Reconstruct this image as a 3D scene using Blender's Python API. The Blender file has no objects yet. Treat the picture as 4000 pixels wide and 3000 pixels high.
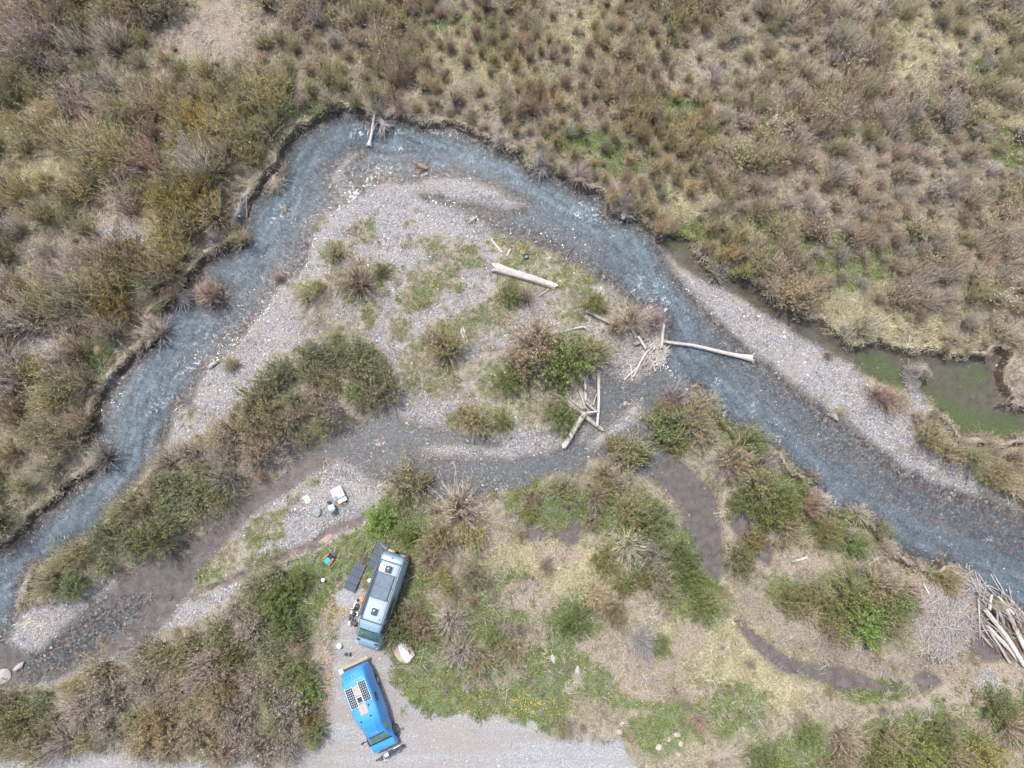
import bpy, bmesh, math, random
import numpy as np
from mathutils import Vector, Matrix, Euler

random.seed(7)
rng = np.random.default_rng(7)
SC = bpy.context.scene
COL = SC.collection
R = math.radians

# ------------------------------------------------------------------ camera
H = 56.0                      # drone height above the water, metres
TILT = R(11.2)                # pitched a little forward of straight down
FPX = 2774.0                  # focal length in photograph pixels (4000 wide)
cam_d = bpy.data.cameras.new("camera")
cam_d.sensor_width = 36.0
cam_d.lens = 36.0 * FPX / 4000.0
cam_d.clip_start = 0.5
cam_d.clip_end = 5000
cam = bpy.data.objects.new("camera", cam_d)
cam.location = (0, 0, H)
cam.rotation_euler = (TILT, 0, 0)
COL.objects.link(cam)
SC.camera = cam

# ------------------------------------------------------------------ sky, sun, exposure
SUN_EL, SUN_AZ = R(70), R(128)      # azimuth measured from +X, counter-clockwise: the sun stands west
world = bpy.data.worlds.new("World")
SC.world = world
world.use_nodes = True
wn = world.node_tree
bg = wn.nodes["Background"]
sky = wn.nodes.new("ShaderNodeTexSky")
sky.sky_type = 'NISHITA'
sky.sun_disc = False
sky.sun_elevation = SUN_EL
sky.sun_rotation = R(90) - SUN_AZ
sky.air_density = 1.0
sky.dust_density = 2.5
sky.ozone_density = 1.0
wn.links.new(sky.outputs[0], bg.inputs[0])
bg.inputs[1].default_value = 0.15
sun_d = bpy.data.lights.new("sun", 'SUN')
sun_d.energy = 2.25
sun_d.angle = R(5)
sun_d.color = (1.0, 0.98, 0.95)
sun = bpy.data.objects.new("sun", sun_d)
sdir = Vector((math.cos(SUN_EL) * math.cos(SUN_AZ), math.cos(SUN_EL) * math.sin(SUN_AZ), math.sin(SUN_EL)))
sun.rotation_euler = sdir.to_track_quat('Z', 'Y').to_euler()
sun.location = sdir * 100
COL.objects.link(sun)
SC.view_settings.view_transform = 'Standard'
SC.view_settings.look = 'None'
SC.view_settings.exposure = 0.80
SC.view_settings.gamma = 1.0
SC.view_settings.use_curve_mapping = False
cy = SC.cycles
cy.max_bounces = 5
cy.diffuse_bounces = 3
cy.glossy_bounces = 2
cy.transmission_bounces = 3
cy.transparent_max_bounces = 8
cy.use_denoising = True
cy.use_adaptive_sampling = True
cy.adaptive_threshold = 0.04
cy.caustics_reflective = False
cy.caustics_refractive = False

# ------------------------------------------------------------------ small helpers
CT, ST = math.cos(TILT), math.sin(TILT)

def W(fx, fy, z=0.0):
    """photograph pixel -> point of the place at height z"""
    a = (fx - 2000.0) / FPX
    b = -(fy - 1500.0) / FPX
    dy = b * CT + ST
    dz = b * ST - CT
    t = (z - H) / dz
    return Vector((a * t, dy * t, z))

def Wn(pts, z=0.0):
    p = np.asarray(pts, float)
    a = (p[:, 0] - 2000.0) / FPX
    b = -(p[:, 1] - 1500.0) / FPX
    dy = b * CT + ST
    dz = b * ST - CT
    t = (z - H) / dz
    return np.stack([a * t, dy * t], 1)

def sstep(a, b, x):
    t = np.clip((x - a) / (b - a), 0, 1)
    return t * t * (3 - 2 * t)

_lat = {}
def vnoise(x, y, seed):
    if seed not in _lat:
        _lat[seed] = np.random.default_rng(1000 + seed).random((256, 256))
    L = _lat[seed]
    xi = np.floor(x).astype(int); yi = np.floor(y).astype(int)
    fx = x - xi; fy = y - yi
    fx = fx * fx * (3 - 2 * fx); fy = fy * fy * (3 - 2 * fy)
    g = lambda i, j: L[(xi + i) & 255, (yi + j) & 255]
    return (g(0, 0) * (1 - fx) + g(1, 0) * fx) * (1 - fy) + (g(0, 1) * (1 - fx) + g(1, 1) * fx) * fy

def fbm(x, y, size, seed, octv=4):
    s = 0; a = 1; tot = 0
    f = 1.0 / size
    for k in range(octv):
        s = s + a * (vnoise(x * f + 37.1 * k + 500, y * f + 11.7 * k + 500, seed + k) - 0.5)
        tot += a
        a *= 0.5; f *= 2.03
    return s / tot * 2      # about -1..1

def sdf(px, py, poly, margin=7.0):
    """signed distance (negative inside) of points to a closed polygon; far points get +margin"""
    q = np.asarray(poly, float)
    margin = float(margin)
    out = np.full(px.shape, margin)
    lo = q.min(0) - margin; hi = q.max(0) + margin
    m = (px > lo[0]) & (px < hi[0]) & (py > lo[1]) & (py < hi[1])
    x = px[m]; y = py[m]
    if x.size == 0:
        return out
    d2 = np.full(x.shape, 1e9)
    ins = np.zeros(x.shape, bool)
    n = len(q)
    for i in range(n):
        x0, y0 = q[i]; x1, y1 = q[(i + 1) % n]
        ex, ey = x1 - x0, y1 - y0
        l2 = ex * ex + ey * ey + 1e-12
        t = np.clip(((x - x0) * ex + (y - y0) * ey) / l2, 0, 1)
        d2 = np.minimum(d2, (x - x0 - t * ex) ** 2 + (y - y0 - t * ey) ** 2)
        c = (y0 > y) != (y1 > y)
        if ey != 0:
            ins ^= c & (x < ex * (y - y0) / ey + x0)
    d = np.sqrt(d2)
    d[ins] *= -1
    out[m] = np.minimum(d, margin)
    return out

def polydist(px, py, line):
    q = np.asarray(line, float)
    d2 = np.full(px.shape, 1e9)
    for i in range(len(q) - 1):
        x0, y0 = q[i]; ex, ey = q[i + 1] - q[i]
        t = np.clip(((px - x0) * ex + (py - y0) * ey) / (ex * ex + ey * ey + 1e-9), 0, 1)
        d2 = np.minimum(d2, (px - x0 - t * ex) ** 2 + (py - y0 - t * ey) ** 2)
    return np.sqrt(d2)

def flow_coords(px, py, line):
    """distance along the current and signed distance across it"""
    q = np.asarray(line, float)
    d2 = np.full(px.shape, 1e9); along = np.zeros(px.shape); across = np.zeros(px.shape); acc = 0.0
    for i in range(len(q) - 1):
        x0, y0 = q[i]; ex, ey = q[i + 1] - q[i]; L = math.hypot(ex, ey)
        t = np.clip(((px - x0) * ex + (py - y0) * ey) / (L * L + 1e-9), 0, 1)
        dd = (px - x0 - t * ex) ** 2 + (py - y0 - t * ey) ** 2
        m = dd < d2
        d2 = np.where(m, dd, d2); along = np.where(m, acc + t * L, along)
        across = np.where(m, np.sign(ex * (py - y0) - ey * (px - x0)) * np.sqrt(dd), across)
        acc += L
    return along, across

def blob(px, py, b, z=0.4):
    """soft ellipse given in photograph pixels (x, y, rx, ry, angle)"""
    cx, cy_, rx, ry = b[:4]
    ang = R(b[4]) if len(b) > 4 else 0.0
    c = W(cx, cy_, z)
    k = (W(cx + 1, cy_, z) - c).length
    dx = px - c.x; dy = py - c.y
    ca, sa = math.cos(ang), math.sin(ang)
    u = (dx * ca + dy * sa) / (rx * k); v = (-dx * sa + dy * ca) / (ry * k)
    return np.sqrt(u * u + v * v)        # 1 on the rim

def tag(o, label=None, cat=None, group=None, kind=None):
    if label: o["label"] = label
    if cat: o["category"] = cat
    if group: o["group"] = group
    if kind: o["kind"] = kind
    return o

def empty(name, loc=(0, 0, 0), rz=0.0):
    o = bpy.data.objects.new(name, None)
    o.location = loc
    o.rotation_euler = (0, 0, rz)
    o.empty_display_size = 0.2
    COL.objects.link(o)
    return o

def link(name, me, mat=None, parent=None, loc=None, rot=None):
    o = bpy.data.objects.new(name, me)
    if mat is not None and len(me.materials) == 0:
        me.materials.append(mat)
    COL.objects.link(o)
    if parent is not None: o.parent = parent
    if loc is not None: o.location = loc
    if rot is not None: o.rotation_euler = rot
    return o

class MB:
    """collects shapes, builds one mesh"""
    def __init__(self):
        self.v = []; self.f = []
    def add(self, vs, fs):
        k = len(self.v)
        self.v.extend([tuple(p) for p in vs])
        self.f.extend([tuple(i + k for i in f) for f in fs])
        return self
    def box(self, c, s, rot=None, bev=0.0):
        hx, hy, hz = s[0] / 2, s[1] / 2, s[2] / 2
        if bev <= 0:
            P = [Vector((x, y, z)) for z in (-hz, hz) for y in (-hy, hy) for x in (-hx, hx)]
            F = [(0, 2, 3, 1), (4, 5, 7, 6), (0, 1, 5, 4), (2, 6, 7, 3), (0, 4, 6, 2), (1, 3, 7, 5)]
        else:
            b = min(bev, hx * .9, hy * .9, hz * .9)
            ring = lambda ex, ey, z: [Vector(p + (z,)) for p in ((-ex + b, -ey), (ex - b, -ey), (ex, -ey + b), (ex, ey - b), (ex - b, ey), (-ex + b, ey), (-ex, ey - b), (-ex, -ey + b))]
            P = ring(hx - b * .7, hy - b * .7, -hz) + ring(hx, hy, -hz + b) + ring(hx, hy, hz - b) + ring(hx - b * .7, hy - b * .7, hz)
            F = [tuple(range(7, -1, -1)), tuple(range(24, 32))]
            for r in range(3):
                for i in range(8):
                    j = (i + 1) % 8
                    F.append((r * 8 + i, r * 8 + j, r * 8 + 8 + j, r * 8 + 8 + i))
        M = (rot.to_matrix() if isinstance(rot, Euler) else rot) if rot is not None else None
        c = Vector(c)
        return self.add([(M @ p if M is not None else p) + c for p in P], F)
    def tube(self, pts, rad, n=6, cap=True):
        pts = [Vector(p) for p in pts]
        if not hasattr(rad, '__len__'): rad = [rad] * len(pts)
        V = []; F = []
        for i, p in enumerate(pts):
            a = pts[max(i - 1, 0)]; b = pts[min(i + 1, len(pts) - 1)]
            d = (b - a).normalized()
            u = d.orthogonal().normalized() if i == 0 else (pu - d * pu.dot(d)).normalized()
            pu = u
            w = d.cross(u)
            for k in range(n):
                t = 2 * math.pi * k / n
                V.append(p + (u * math.cos(t) + w * math.sin(t)) * rad[i])
        for i in range(len(pts) - 1):
            for k in range(n):
                F.append((i * n + k, i * n + (k + 1) % n, (i + 1) * n + (k + 1) % n, (i + 1) * n + k))
        if cap:
            F.append(tuple(range(n - 1, -1, -1)))
            F.append(tuple((len(pts) - 1) * n + k for k in range(n)))
        return self.add(V, F)
    def disc(self, c, r, h, n=20, axis='Z', r2=None):
        c = Vector(c)
        d = {'Z': Vector((0, 0, h / 2)), 'Y': Vector((0, h / 2, 0)), 'X': Vector((h / 2, 0, 0))}[axis]
        return self.tube([c - d, c + d], [r, r if r2 is None else r2], n)
    def torus(self, c, R0, r, n=24, m=8, M=None):
        c = Vector(c); V = []; F = []
        for i in range(n):
            a = 2 * math.pi * i / n
            for j in range(m):
                b = 2 * math.pi * j / m
                p = Vector(((R0 + r * math.cos(b)) * math.cos(a), (R0 + r * math.cos(b)) * math.sin(a), r * math.sin(b)))
                V.append((M @ p if M is not None else p) + c)
        for i in range(n):
            for j in range(m):
                F.append((i * m + j, ((i + 1) % n) * m + j, ((i + 1) % n) * m + (j + 1) % m, i * m + (j + 1) % m))
        return self.add(V, F)
    def mesh(self, name, mat=None, smooth=None):
        me = bpy.data.meshes.new(name)
        me.from_pydata(self.v, [], self.f)
        me.update()
        if smooth is not None:
            me.polygons.foreach_set("use_smooth", [True] * len(me.polygons))
            me.set_sharp_from_angle(angle=R(smooth))
        if mat is not None: me.materials.append(mat)
        return me
    def build(self, name, mat=None, parent=None, smooth=None, loc=None, rot=None):
        return link(name, self.mesh(name, mat, smooth), None, parent, loc, rot)

# ------------------------------------------------------------------ materials
class NT:
    def __init__(self, name):
        self.m = bpy.data.materials.new(name)
        self.m.use_nodes = True
        self.t = self.m.node_tree
        self.t.nodes.clear()
        self.out = self.t.nodes.new("ShaderNodeOutputMaterial")
    def n(self, typ, **kw):
        nd = self.t.nodes.new("ShaderNode" + typ)
        for k, v in kw.items():
            if k in ("ins",): continue
            setattr(nd, k, v)
        for k, v in kw.get("ins", {}).items():
            self.set(nd.inputs[k], v)
        return nd
    def set(self, sock, v):
        if hasattr(v, "is_output") or isinstance(v, bpy.types.NodeSocket):
            self.t.links.new(v, sock)
        else:
            if sock.type == 'RGBA' and len(v) == 3: v = tuple(v) + (1,)
            sock.default_value = v
    def math(self, op, a, b=None, c=None, clamp=False):
        nd = self.t.nodes.new("ShaderNodeMath"); nd.operation = op; nd.use_clamp = clamp
        self.set(nd.inputs[0], a)
        if b is not None: self.set(nd.inputs[1], b)
        if c is not None: self.set(nd.inputs[2], c)
        return nd.outputs[0]
    def mix(self, f, a, b, blend='MIX'):
        nd = self.t.nodes.new("ShaderNodeMix"); nd.data_type = 'RGBA'; nd.blend_type = blend
        self.set(nd.inputs[0], f); self.set(nd.inputs[6], a); self.set(nd.inputs[7], b)
        return nd.outputs[2]
    def ramp(self, f, stops):
        nd = self.t.nodes.new("ShaderNodeValToRGB")
        e = nd.color_ramp.elements
        while len(e) < len(stops): e.new(0.5)
        for el, (p, c) in zip(e, stops):
            el.position = p
            el.color = (c, c, c, 1) if not hasattr(c, '__len__') else tuple(c) + (1,)
        self.set(nd.inputs[0], f)
        return nd.outputs[0]
    def rng(self, v, a, b, c=0.0, d=1.0, smooth=False):
        nd = self.t.nodes.new("ShaderNodeMapRange")
        nd.interpolation_type = 'SMOOTHSTEP' if smooth else 'LINEAR'
        for i, x in enumerate((v, a, b, c, d)): self.set(nd.inputs[i], x)
        return nd.outputs[0]
    def attr(self, name, typ='GEOMETRY'):
        nd = self.t.nodes.new("ShaderNodeAttribute"); nd.attribute_name = name; nd.attribute_type = typ
        return nd
    def noise(self, vec, scale, detail=3, rough=0.55, dist=0.0, dim='3D'):
        nd = self.t.nodes.new("ShaderNodeTexNoise"); nd.noise_dimensions = dim
        self.set(nd.inputs["Vector"], vec)
        nd.inputs["Scale"].default_value = scale; nd.inputs["Detail"].default_value = detail
        nd.inputs["Roughness"].default_value = rough; nd.inputs["Distortion"].default_value = dist
        return nd
    def vor(self, vec, scale, feature='F1'):
        nd = self.t.nodes.new("ShaderNodeTexVoronoi"); nd.feature = feature; nd.voronoi_dimensions = '2D'
        self.set(nd.inputs["Vector"], vec); nd.inputs["Scale"].default_value = scale
        return nd
    def bump(self, h, strength=0.5, dist=0.02, nrm=None):
        nd = self.t.nodes.new("ShaderNodeBump")
        self.set(nd.inputs["Strength"], strength); nd.inputs["Distance"].default_value = dist
        self.set(nd.inputs["Height"], h)
        if nrm is not None: self.set(nd.inputs["Normal"], nrm)
        return nd.outputs[0]
    def end(self, shader):
        self.t.links.new(shader, self.out.inputs[0])
        return self.m

def simple(name, col, rough=0.6, metal=0.0, var=0.08, scale=8.0, coat=0.0, bump=0.0, spec=0.5):
    """paint, plastic, cloth: a base colour with slight mottling and grime"""
    t = NT(name)
    tc = t.n("TexCoord")
    nz = t.noise(tc.outputs["Object"], scale, 4)
    f = t.rng(nz.outputs[0], 0.3, 0.7)
    c = t.mix(f, tuple(x * (1 - var) for x in col), tuple(min(1, x * (1 + var)) for x in col))
    p = t.n("BsdfPrincipled", ins={"Base Color": c, "Roughness": t.rng(nz.outputs[0], 0.2, 0.8, rough * .85, min(1, rough * 1.15)), "Metallic": metal})
    p.inputs["Specular IOR Level"].default_value = spec
    if coat:
        p.inputs["Coat Weight"].default_value = coat; p.inputs["Coat Roughness"].default_value = 0.12
    if bump:
        t.set(p.inputs["Normal"], t.bump(nz.outputs[0], bump, 0.01))
    return t.end(p.outputs[0])
# ================================================================== THE SETTING
# outlines are read off the photograph in its own pixels and laid out on the ground
OUTER = [(-700,2560),(0,2140),(45,2133),(108,2074),(140,2020),(203,1979),(240,1952),(253,1920),(289,1889),(344,1862),(398,1825),(414,1794),
 (398,1758),(357,1740),(348,1712),(362,1681),(375,1649),(393,1608),(402,1568),(420,1527),(452,1491),(493,1442),(533,1392),(570,1374),(588,1333),
 (619,1283),(633,1229),(669,1188),(705,1179),(741,1125),(737,1103),(782,1048),(796,1030),(836,1008),(882,990),(927,958),(963,940),(940,881),
 (963,858),(972,795),(1000,772),(1027,723),(1068,683),(1099,646),(1113,588),(1136,556),(1181,515),(1226,511),(1253,479),(1289,452),(1330,432),
 (1362,447),(1389,436),(1429,461),(1475,479),(1506,493),(1542,461),(1583,470),(1624,479),(1669,502),(1723,506),(1750,497),(1814,520),(1882,551),
 (1931,570),(1963,597),(2000,605),(2045,651),(2090,669),(2136,673),(2181,696),(2221,710),(2235,732),(2280,750),(2325,759),(2362,791),(2371,840),
 (2416,852),(2457,856),(2488,863),(2511,890),(2551,913),(2565,940)]
BAR_R_EDGE = [(2575,960),(2610,1021),(2642,1075),(2692,1134),(2768,1207),(2836,1279),(2886,1329),(2945,1378),(3000,1419),(3056,1468),(3104,1509),
 (3163,1550),(3217,1586),(3253,1627),(3307,1649),(3375,1703),(3420,1740),(3488,1785),(3524,1830),(3588,1853),(3642,1889),(3723,1911),(3814,1943),
 (3859,1934),(3927,1979),(4000,2002),(4800,2330)]
LOWER_R = [(4800,3000),(4000,2440),(3961,2375),(3851,2335),(3741,2223),(3705,2192),(3651,2183),(3633,2205),(3542,2169),(3488,2133),(3452,2079),
 (3398,2020),(3316,1997),(3271,1984),(3203,1929),(3158,1907),(3172,1862),(3086,1816),(3045,1740),(2990,1744),(2976,1717),(2940,1667),(2877,1676),
 (2836,1636),(2746,1545),(2690,1500),(2640,1440),(2606,1390),(2606,1315),(2606,1247),(2560,1210),(2466,1198),(2439,1170),(2420,1148),(2375,1103),
 (2351,1097),(2315,1068),(2271,1039),(2206,1010),(2163,974),(2098,959),(2036,927),(1968,909),(1900,868),(1850,830),(1750,800),(1650,770),(1640,757),
 (1720,760),(1850,790),(1950,815),(1989,823),(2043,796),(1972,750),(1904,719),(1836,696),(1746,687),(1633,696),(1520,705),(1452,728),(1407,750),
 (1357,782),(1294,822),(1244,863),(1222,904),(1199,976),(1185,1030),(1158,1062),(1090,1103),(1059,1157),(1000,1240),(958,1292),(931,1342),(872,1383),
 (800,1440),(759,1527),(741,1572),(683,1608),(669,1649),(655,1703),(633,1767),(588,1830),(475,1952),(420,2010),(398,2060),(316,2110),(235,2155),
 (190,2187),(117,2223),(90,2295),(81,2363),(59,2431),(27,2485),(14,2521),(-60,2530),(-700,3000)]
RIVER = OUTER + BAR_R_EDGE + LOWER_R
MID = [(1250,1768),(1307,1708),(1398,1667),(1443,1631),(1529,1605),(1580,1640),(1660,1665),(1740,1675),(1800,1700),(1860,1712),(1950,1722),(1955,1738),
 (1860,1735),(1760,1722),(1660,1740),(1640,1760),(1700,1785),(1850,1797),(2000,1798),(2145,1773),(2200,1740),(2240,1690),(2290,1640),(2330,1600),
 (2320,1540),(2340,1490),(2400,1480),(2500,1490),(2560,1440),(2590,1380),(2610,1330),(2680,1400),(2740,1500),(2700,1525),(2600,1565),(2555,1600),
 (2540,1640),(2552,1690),(2597,1735),(2560,1800),(2533,1862),(2452,1844),(2407,1816),(2375,1794),(2298,1798),(2289,1825),(2226,1862),(2181,1848),
 (2090,1866),(2059,1902),(1904,1925),(1705,1952),(1672,1938),(1640,1880),(1493,1875),(1434,1857),(1398,1825),(1335,1794),(1280,1800)]
SIDE = [(1290,1800),(1250,1768),(1158,1798),(1118,1853),(1000,1905),(940,1975),(859,2056),(814,2092),(723,2119),(646,2165),(592,2196),(497,2232),
 (479,2268),(411,2340),(312,2399),(217,2490),(158,2548),(90,2552),(14,2525),(-60,2500),(-700,2950),(-700,3150),(-200,2760),(9,2684),(104,2668),
 (194,2650),(300,2600),(400,2560),(500,2525),(561,2490),(624,2440),(669,2400),(700,2340),(759,2277),(768,2228),(836,2169),(900,2083),(1000,1985),
 (1158,1889),(1217,1844),(1289,1807)]
TRICKLE = [(1470,1985),(1407,2020),(1280,2062),(1217,2118),(1136,2145),(1045,2190),(900,2260),(760,2300),(740,2330),(850,2300),(950,2262),(1050,2215),
 (1150,2175),(1230,2150),(1300,2090),(1400,2055),(1460,2020)]
SLOUGH = [(2500,1830),(2533,1862),(2597,1907),(2642,1961),(2669,2011),(2678,2056),(2714,2101),(2723,2169),(2760,2250),(2803,2262),(2830,2223),(2827,2156),
 (2814,2065),(2800,1979),(2791,1929),(2764,1902),(2692,1835),(2642,1794),(2597,1735),(2552,1700)]
POOL2 = [(2868,1995),(2940,2020),(3000,2080),(3020,2150),(3010,2205),(2960,2180),(2900,2100),(2862,2050)]
PUD1 = [(2190,2080),(2220,2060),(2260,2040),(2265,2080),(2260,2115),(2225,2125),(2195,2105)]
PUD2 = [(2050,2080),(2095,2070),(2135,2085),(2130,2105),(2075,2115),(2048,2100)]
MUDCH = [(2868,2422),(2900,2422),(2949,2462),(3000,2510),(3079,2565),(3158,2597),(3276,2612),(3378,2644),(3441,2675),(3504,2691),(3400,2705),(3331,2699),
 (3197,2660),(3079,2628),(3000,2581),(2963,2539),(2909,2480)]
MUD2 = [(3583,2652),(3630,2628),(3686,2668),(3615,2699)]
INLET = [(3772,2526),(3800,2495),(3851,2455),(3885,2410),(3920,2420),(3985,2560),(3922,2575),(3859,2577)]
BACK = [(2570,945),(2633,931),(2701,962),(2714,1003),(2732,1039),(2778,1062),(2836,1094),(2895,1098),(2972,1148),(3000,1193),(3045,1207),(3090,1243),
 (3131,1261),(3190,1265),(3253,1315),(3316,1374),(3375,1356),(3420,1347),(3457,1374),(3561,1387),(3624,1374),(3678,1406),(3769,1406),(3836,1419),
 (3877,1374),(3915,1390),(3880,1440),(3886,1500),(3895,1523),(3927,1559),(3886,1581),(3940,1600),(4000,1608),(4300,1640),(4300,1720),(4000,1690),
 (3904,1708),(3836,1703),(3746,1694),(3723,1658),(3701,1627),(3651,1581),(3601,1523),(3520,1515),(3440,1490),(3375,1446),(3340,1410),(3294,1395),
 (3253,1378),(3203,1346),(3118,1306),(3068,1258),(3000,1222),(2845,1128),(2746,1082),(2655,1037),(2628,1000),(2590,970)]
PUD3 = [(3465,0),(3500,12),(3530,18),(3520,30),(3480,22)]
ISLE_PUD = [(1225,1210),(1270,1160),(1310,1115),(1320,1130),(1290,1180),(1250,1225),(1225,1228)]
ISLE_PUD2 = [(1255,1280),(1290,1268),(1330,1300),(1310,1320),(1265,1305)]
DRY = [[(1290,700),(1310,655),(1340,620),(1390,590),(1402,600),(1370,640),(1340,680),(1320,720),(1295,725)],
 [(2294,1717),(2330,1690),(2400,1640),(2480,1560),(2520,1560),(2525,1620),(2497,1655),(2420,1700),(2340,1750),(2300,1760)],
 [(2262,1700),(2290,1665),(2310,1668),(2300,1700),(2275,1735),(2262,1725)],
 [(3560,1420),(3585,1410),(3610,1440),(3625,1490),(3590,1505),(3565,1470)],
 [(2395,1740),(2460,1715),(2530,1750),(2525,1790),(2460,1815),(2400,1790)],
 [(775,1130),(830,1105),(875,1130),(880,1180),(830,1205),(785,1180)],
 [(3640,2190),(3700,2200),(3790,2270),(3800,2330),(3700,2340),(3630,2290)]]
G_ISLAND = [(640,1780),(680,1600),(870,1380),(1000,1230),(1200,970),(1300,815),(1410,745),(1640,690),(1850,690),(2050,790),(1950,830),(1900,868),(2040,930),
 (2210,1010),(2350,1100),(2440,1170),(2560,1200),(2610,1250),(2620,1400),(2720,1480),(2690,1560),(2560,1600),(2550,1690),(2480,1790),(2300,1800),
 (2100,1860),(2000,1900),(1700,1950),(1500,1880),(1340,1795),(1250,1770),(1310,1700),(1400,1660),(1450,1630),(1530,1560),(1530,1420),(1460,1330),
 (1380,1300),(1300,1290),(1200,1340),(1050,1390),(1000,1480),(960,1560),(900,1620),(850,1660),(780,1700),(700,1750)]
G_RIGHT = BAR_R_EDGE[:-1] + [(3940,1960),(3900,1935),(3840,1900),(3780,1850),(3700,1790),(3620,1740),(3560,1690),(3580,1640),(3640,1600),(3590,1525),(3520,1530),
 (3420,1500),(3348,1470),(3294,1395),(3253,1378),(3203,1346),(3118,1306),(3068,1258),(3000,1222),(2845,1128),(2746,1082),(2655,1037),(2628,1000),(2600,950)]
G_CAMP = [(1000,1985),(1158,1889),(1217,1844),(1289,1807),(1335,1794),(1398,1825),(1434,1857),(1493,1875),(1480,1950),(1470,1985),(1450,2030),(1407,2060),(1300,2095),
 (1230,2155),(1150,2180),(1045,2220),(950,2265),(850,2305),(740,2340),(700,2340),(770,2228),(836,2169),(900,2083)]
G_SPIT = [(14,2521),(27,2485),(59,2431),(136,2360),(200,2370),(300,2360),(400,2300),(440,2260),(490,2270),(411,2345),(312,2402),(217,2493),(158,2550),(90,2550)]
G_LEFT = [(1010,2235),(904,2331),(850,2367),(746,2440),(624,2476),(561,2503),(497,2553),(398,2584),(289,2625),(194,2661),(100,2680),(0,2690),(-200,2790),(-300,2800),(0,2600),(194,2600),
 (300,2560),(400,2520),(500,2480),(600,2400),(700,2320),(850,2250),(950,2230)]
ROAD = [(1335,2360),(1350,2320),(1375,2290),(1400,2310),(1430,2360),(1511,2444),(1502,2539),(1515,2603),(1543,2657),(1588,2756),(1678,2792),(1814,2806),(2000,2800),
 (2113,2851),(2226,2874),(2407,2919),(2497,3000),(2900,3350),(400,3350),(-600,3250),(-600,2965),(0,2960),(253,2972),(452,2968),(533,2946),(640,2975),(800,2985),
 (1050,2990),(1158,2973),(1270,2900),(1310,2820),(1330,2700),(1325,2607),(1318,2557),(1340,2449),(1362,2377),(1330,2350)]
THALWEG = [(-600,2650),(-300,2430),(100,2240),(330,2020),(480,1850),(540,1650),(620,1420),(770,1180),(930,1010),(1060,830),(1140,680),(1250,540),(1400,500),(1560,520),(1750,560),
 (1950,640),(2150,740),(2300,830),(2430,920),(2500,1000),(2560,1130),(2640,1260),(2680,1400),(2780,1500),(2950,1690),(3100,1830),(3250,1960),(3450,2090),(3650,2210),
 (3900,2310),(4500,2600)]

XR, YR, CELL = (-63.0, 63.0), (-32.0, 63.0), 0.21
nx = int((XR[1] - XR[0]) / CELL) + 1
ny = int((YR[1] - YR[0]) / CELL) + 1
gx = np.linspace(XR[0], XR[1], nx); gy = np.linspace(YR[0], YR[1], ny)
GX, GY = np.meshgrid(gx, gy)               # [iy, ix]
X, Y = GX.ravel(), GY.ravel()
jag = fbm(X, Y, 1.6, 11, 4)                 # makes every outline uneven
jag2 = fbm(X, Y, 0.7, 21, 3)

def region(poly, z=0.1, m=7.0):
    return sdf(X, Y, Wn(poly, z), m)

dRiver = region(RIVER, 0.15)
dMid = region(MID); dSide = region(SIDE); dTri = region(TRICKLE); dSl = region(SLOUGH); dBack = region(BACK)
dPud = np.minimum.reduce([region(p, 0.3, 3) for p in (POOL2, PUD1, PUD2, PUD3)])
dMud = np.minimum.reduce([region(p, 0.3, 4) for p in (MUDCH, MUD2, INLET)])
dry = np.maximum.reduce([-region(p, 0.1, 4) for p in DRY])
dW = np.minimum.reduce([dRiver, dMid, dSide, dSl, dBack, dPud, dMud])
dW = np.maximum(dW, dry)
dW = dW + 0.22 * jag + 0.10 * jag2
gis, gri, gca, gsp, gle = (region(p) for p in (G_ISLAND, G_RIGHT, G_CAMP, G_SPIT, G_LEFT))
drypatch = np.minimum.reduce([region(p, 0.1, 4) for p in DRY[:3]])
dRoad = region(ROAD, 0.5) + 0.9 * jag + 0.3 * jag2
dG = np.minimum.reduce([gis, gri, gca, gsp, gle, drypatch]) + 0.4 * jag
def refine(line, n=6):
    q = np.asarray(line, float); out = []
    q = np.vstack([2 * q[0] - q[1], q, 2 * q[-1] - q[-2]])
    for i in range(1, len(q) - 2):
        for k in range(n):
            t = k / n
            out.append(0.5 * (2 * q[i] + (q[i + 1] - q[i - 1]) * t + (2 * q[i - 1] - 5 * q[i] + 4 * q[i + 1] - q[i + 2]) * t * t + (3 * q[i] - q[i - 1] - 3 * q[i + 1] + q[i + 2]) * t ** 3))
    return np.array(out + [q[-2]])
TH = refine(Wn(THALWEG))
thal = polydist(X, Y, TH)

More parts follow.
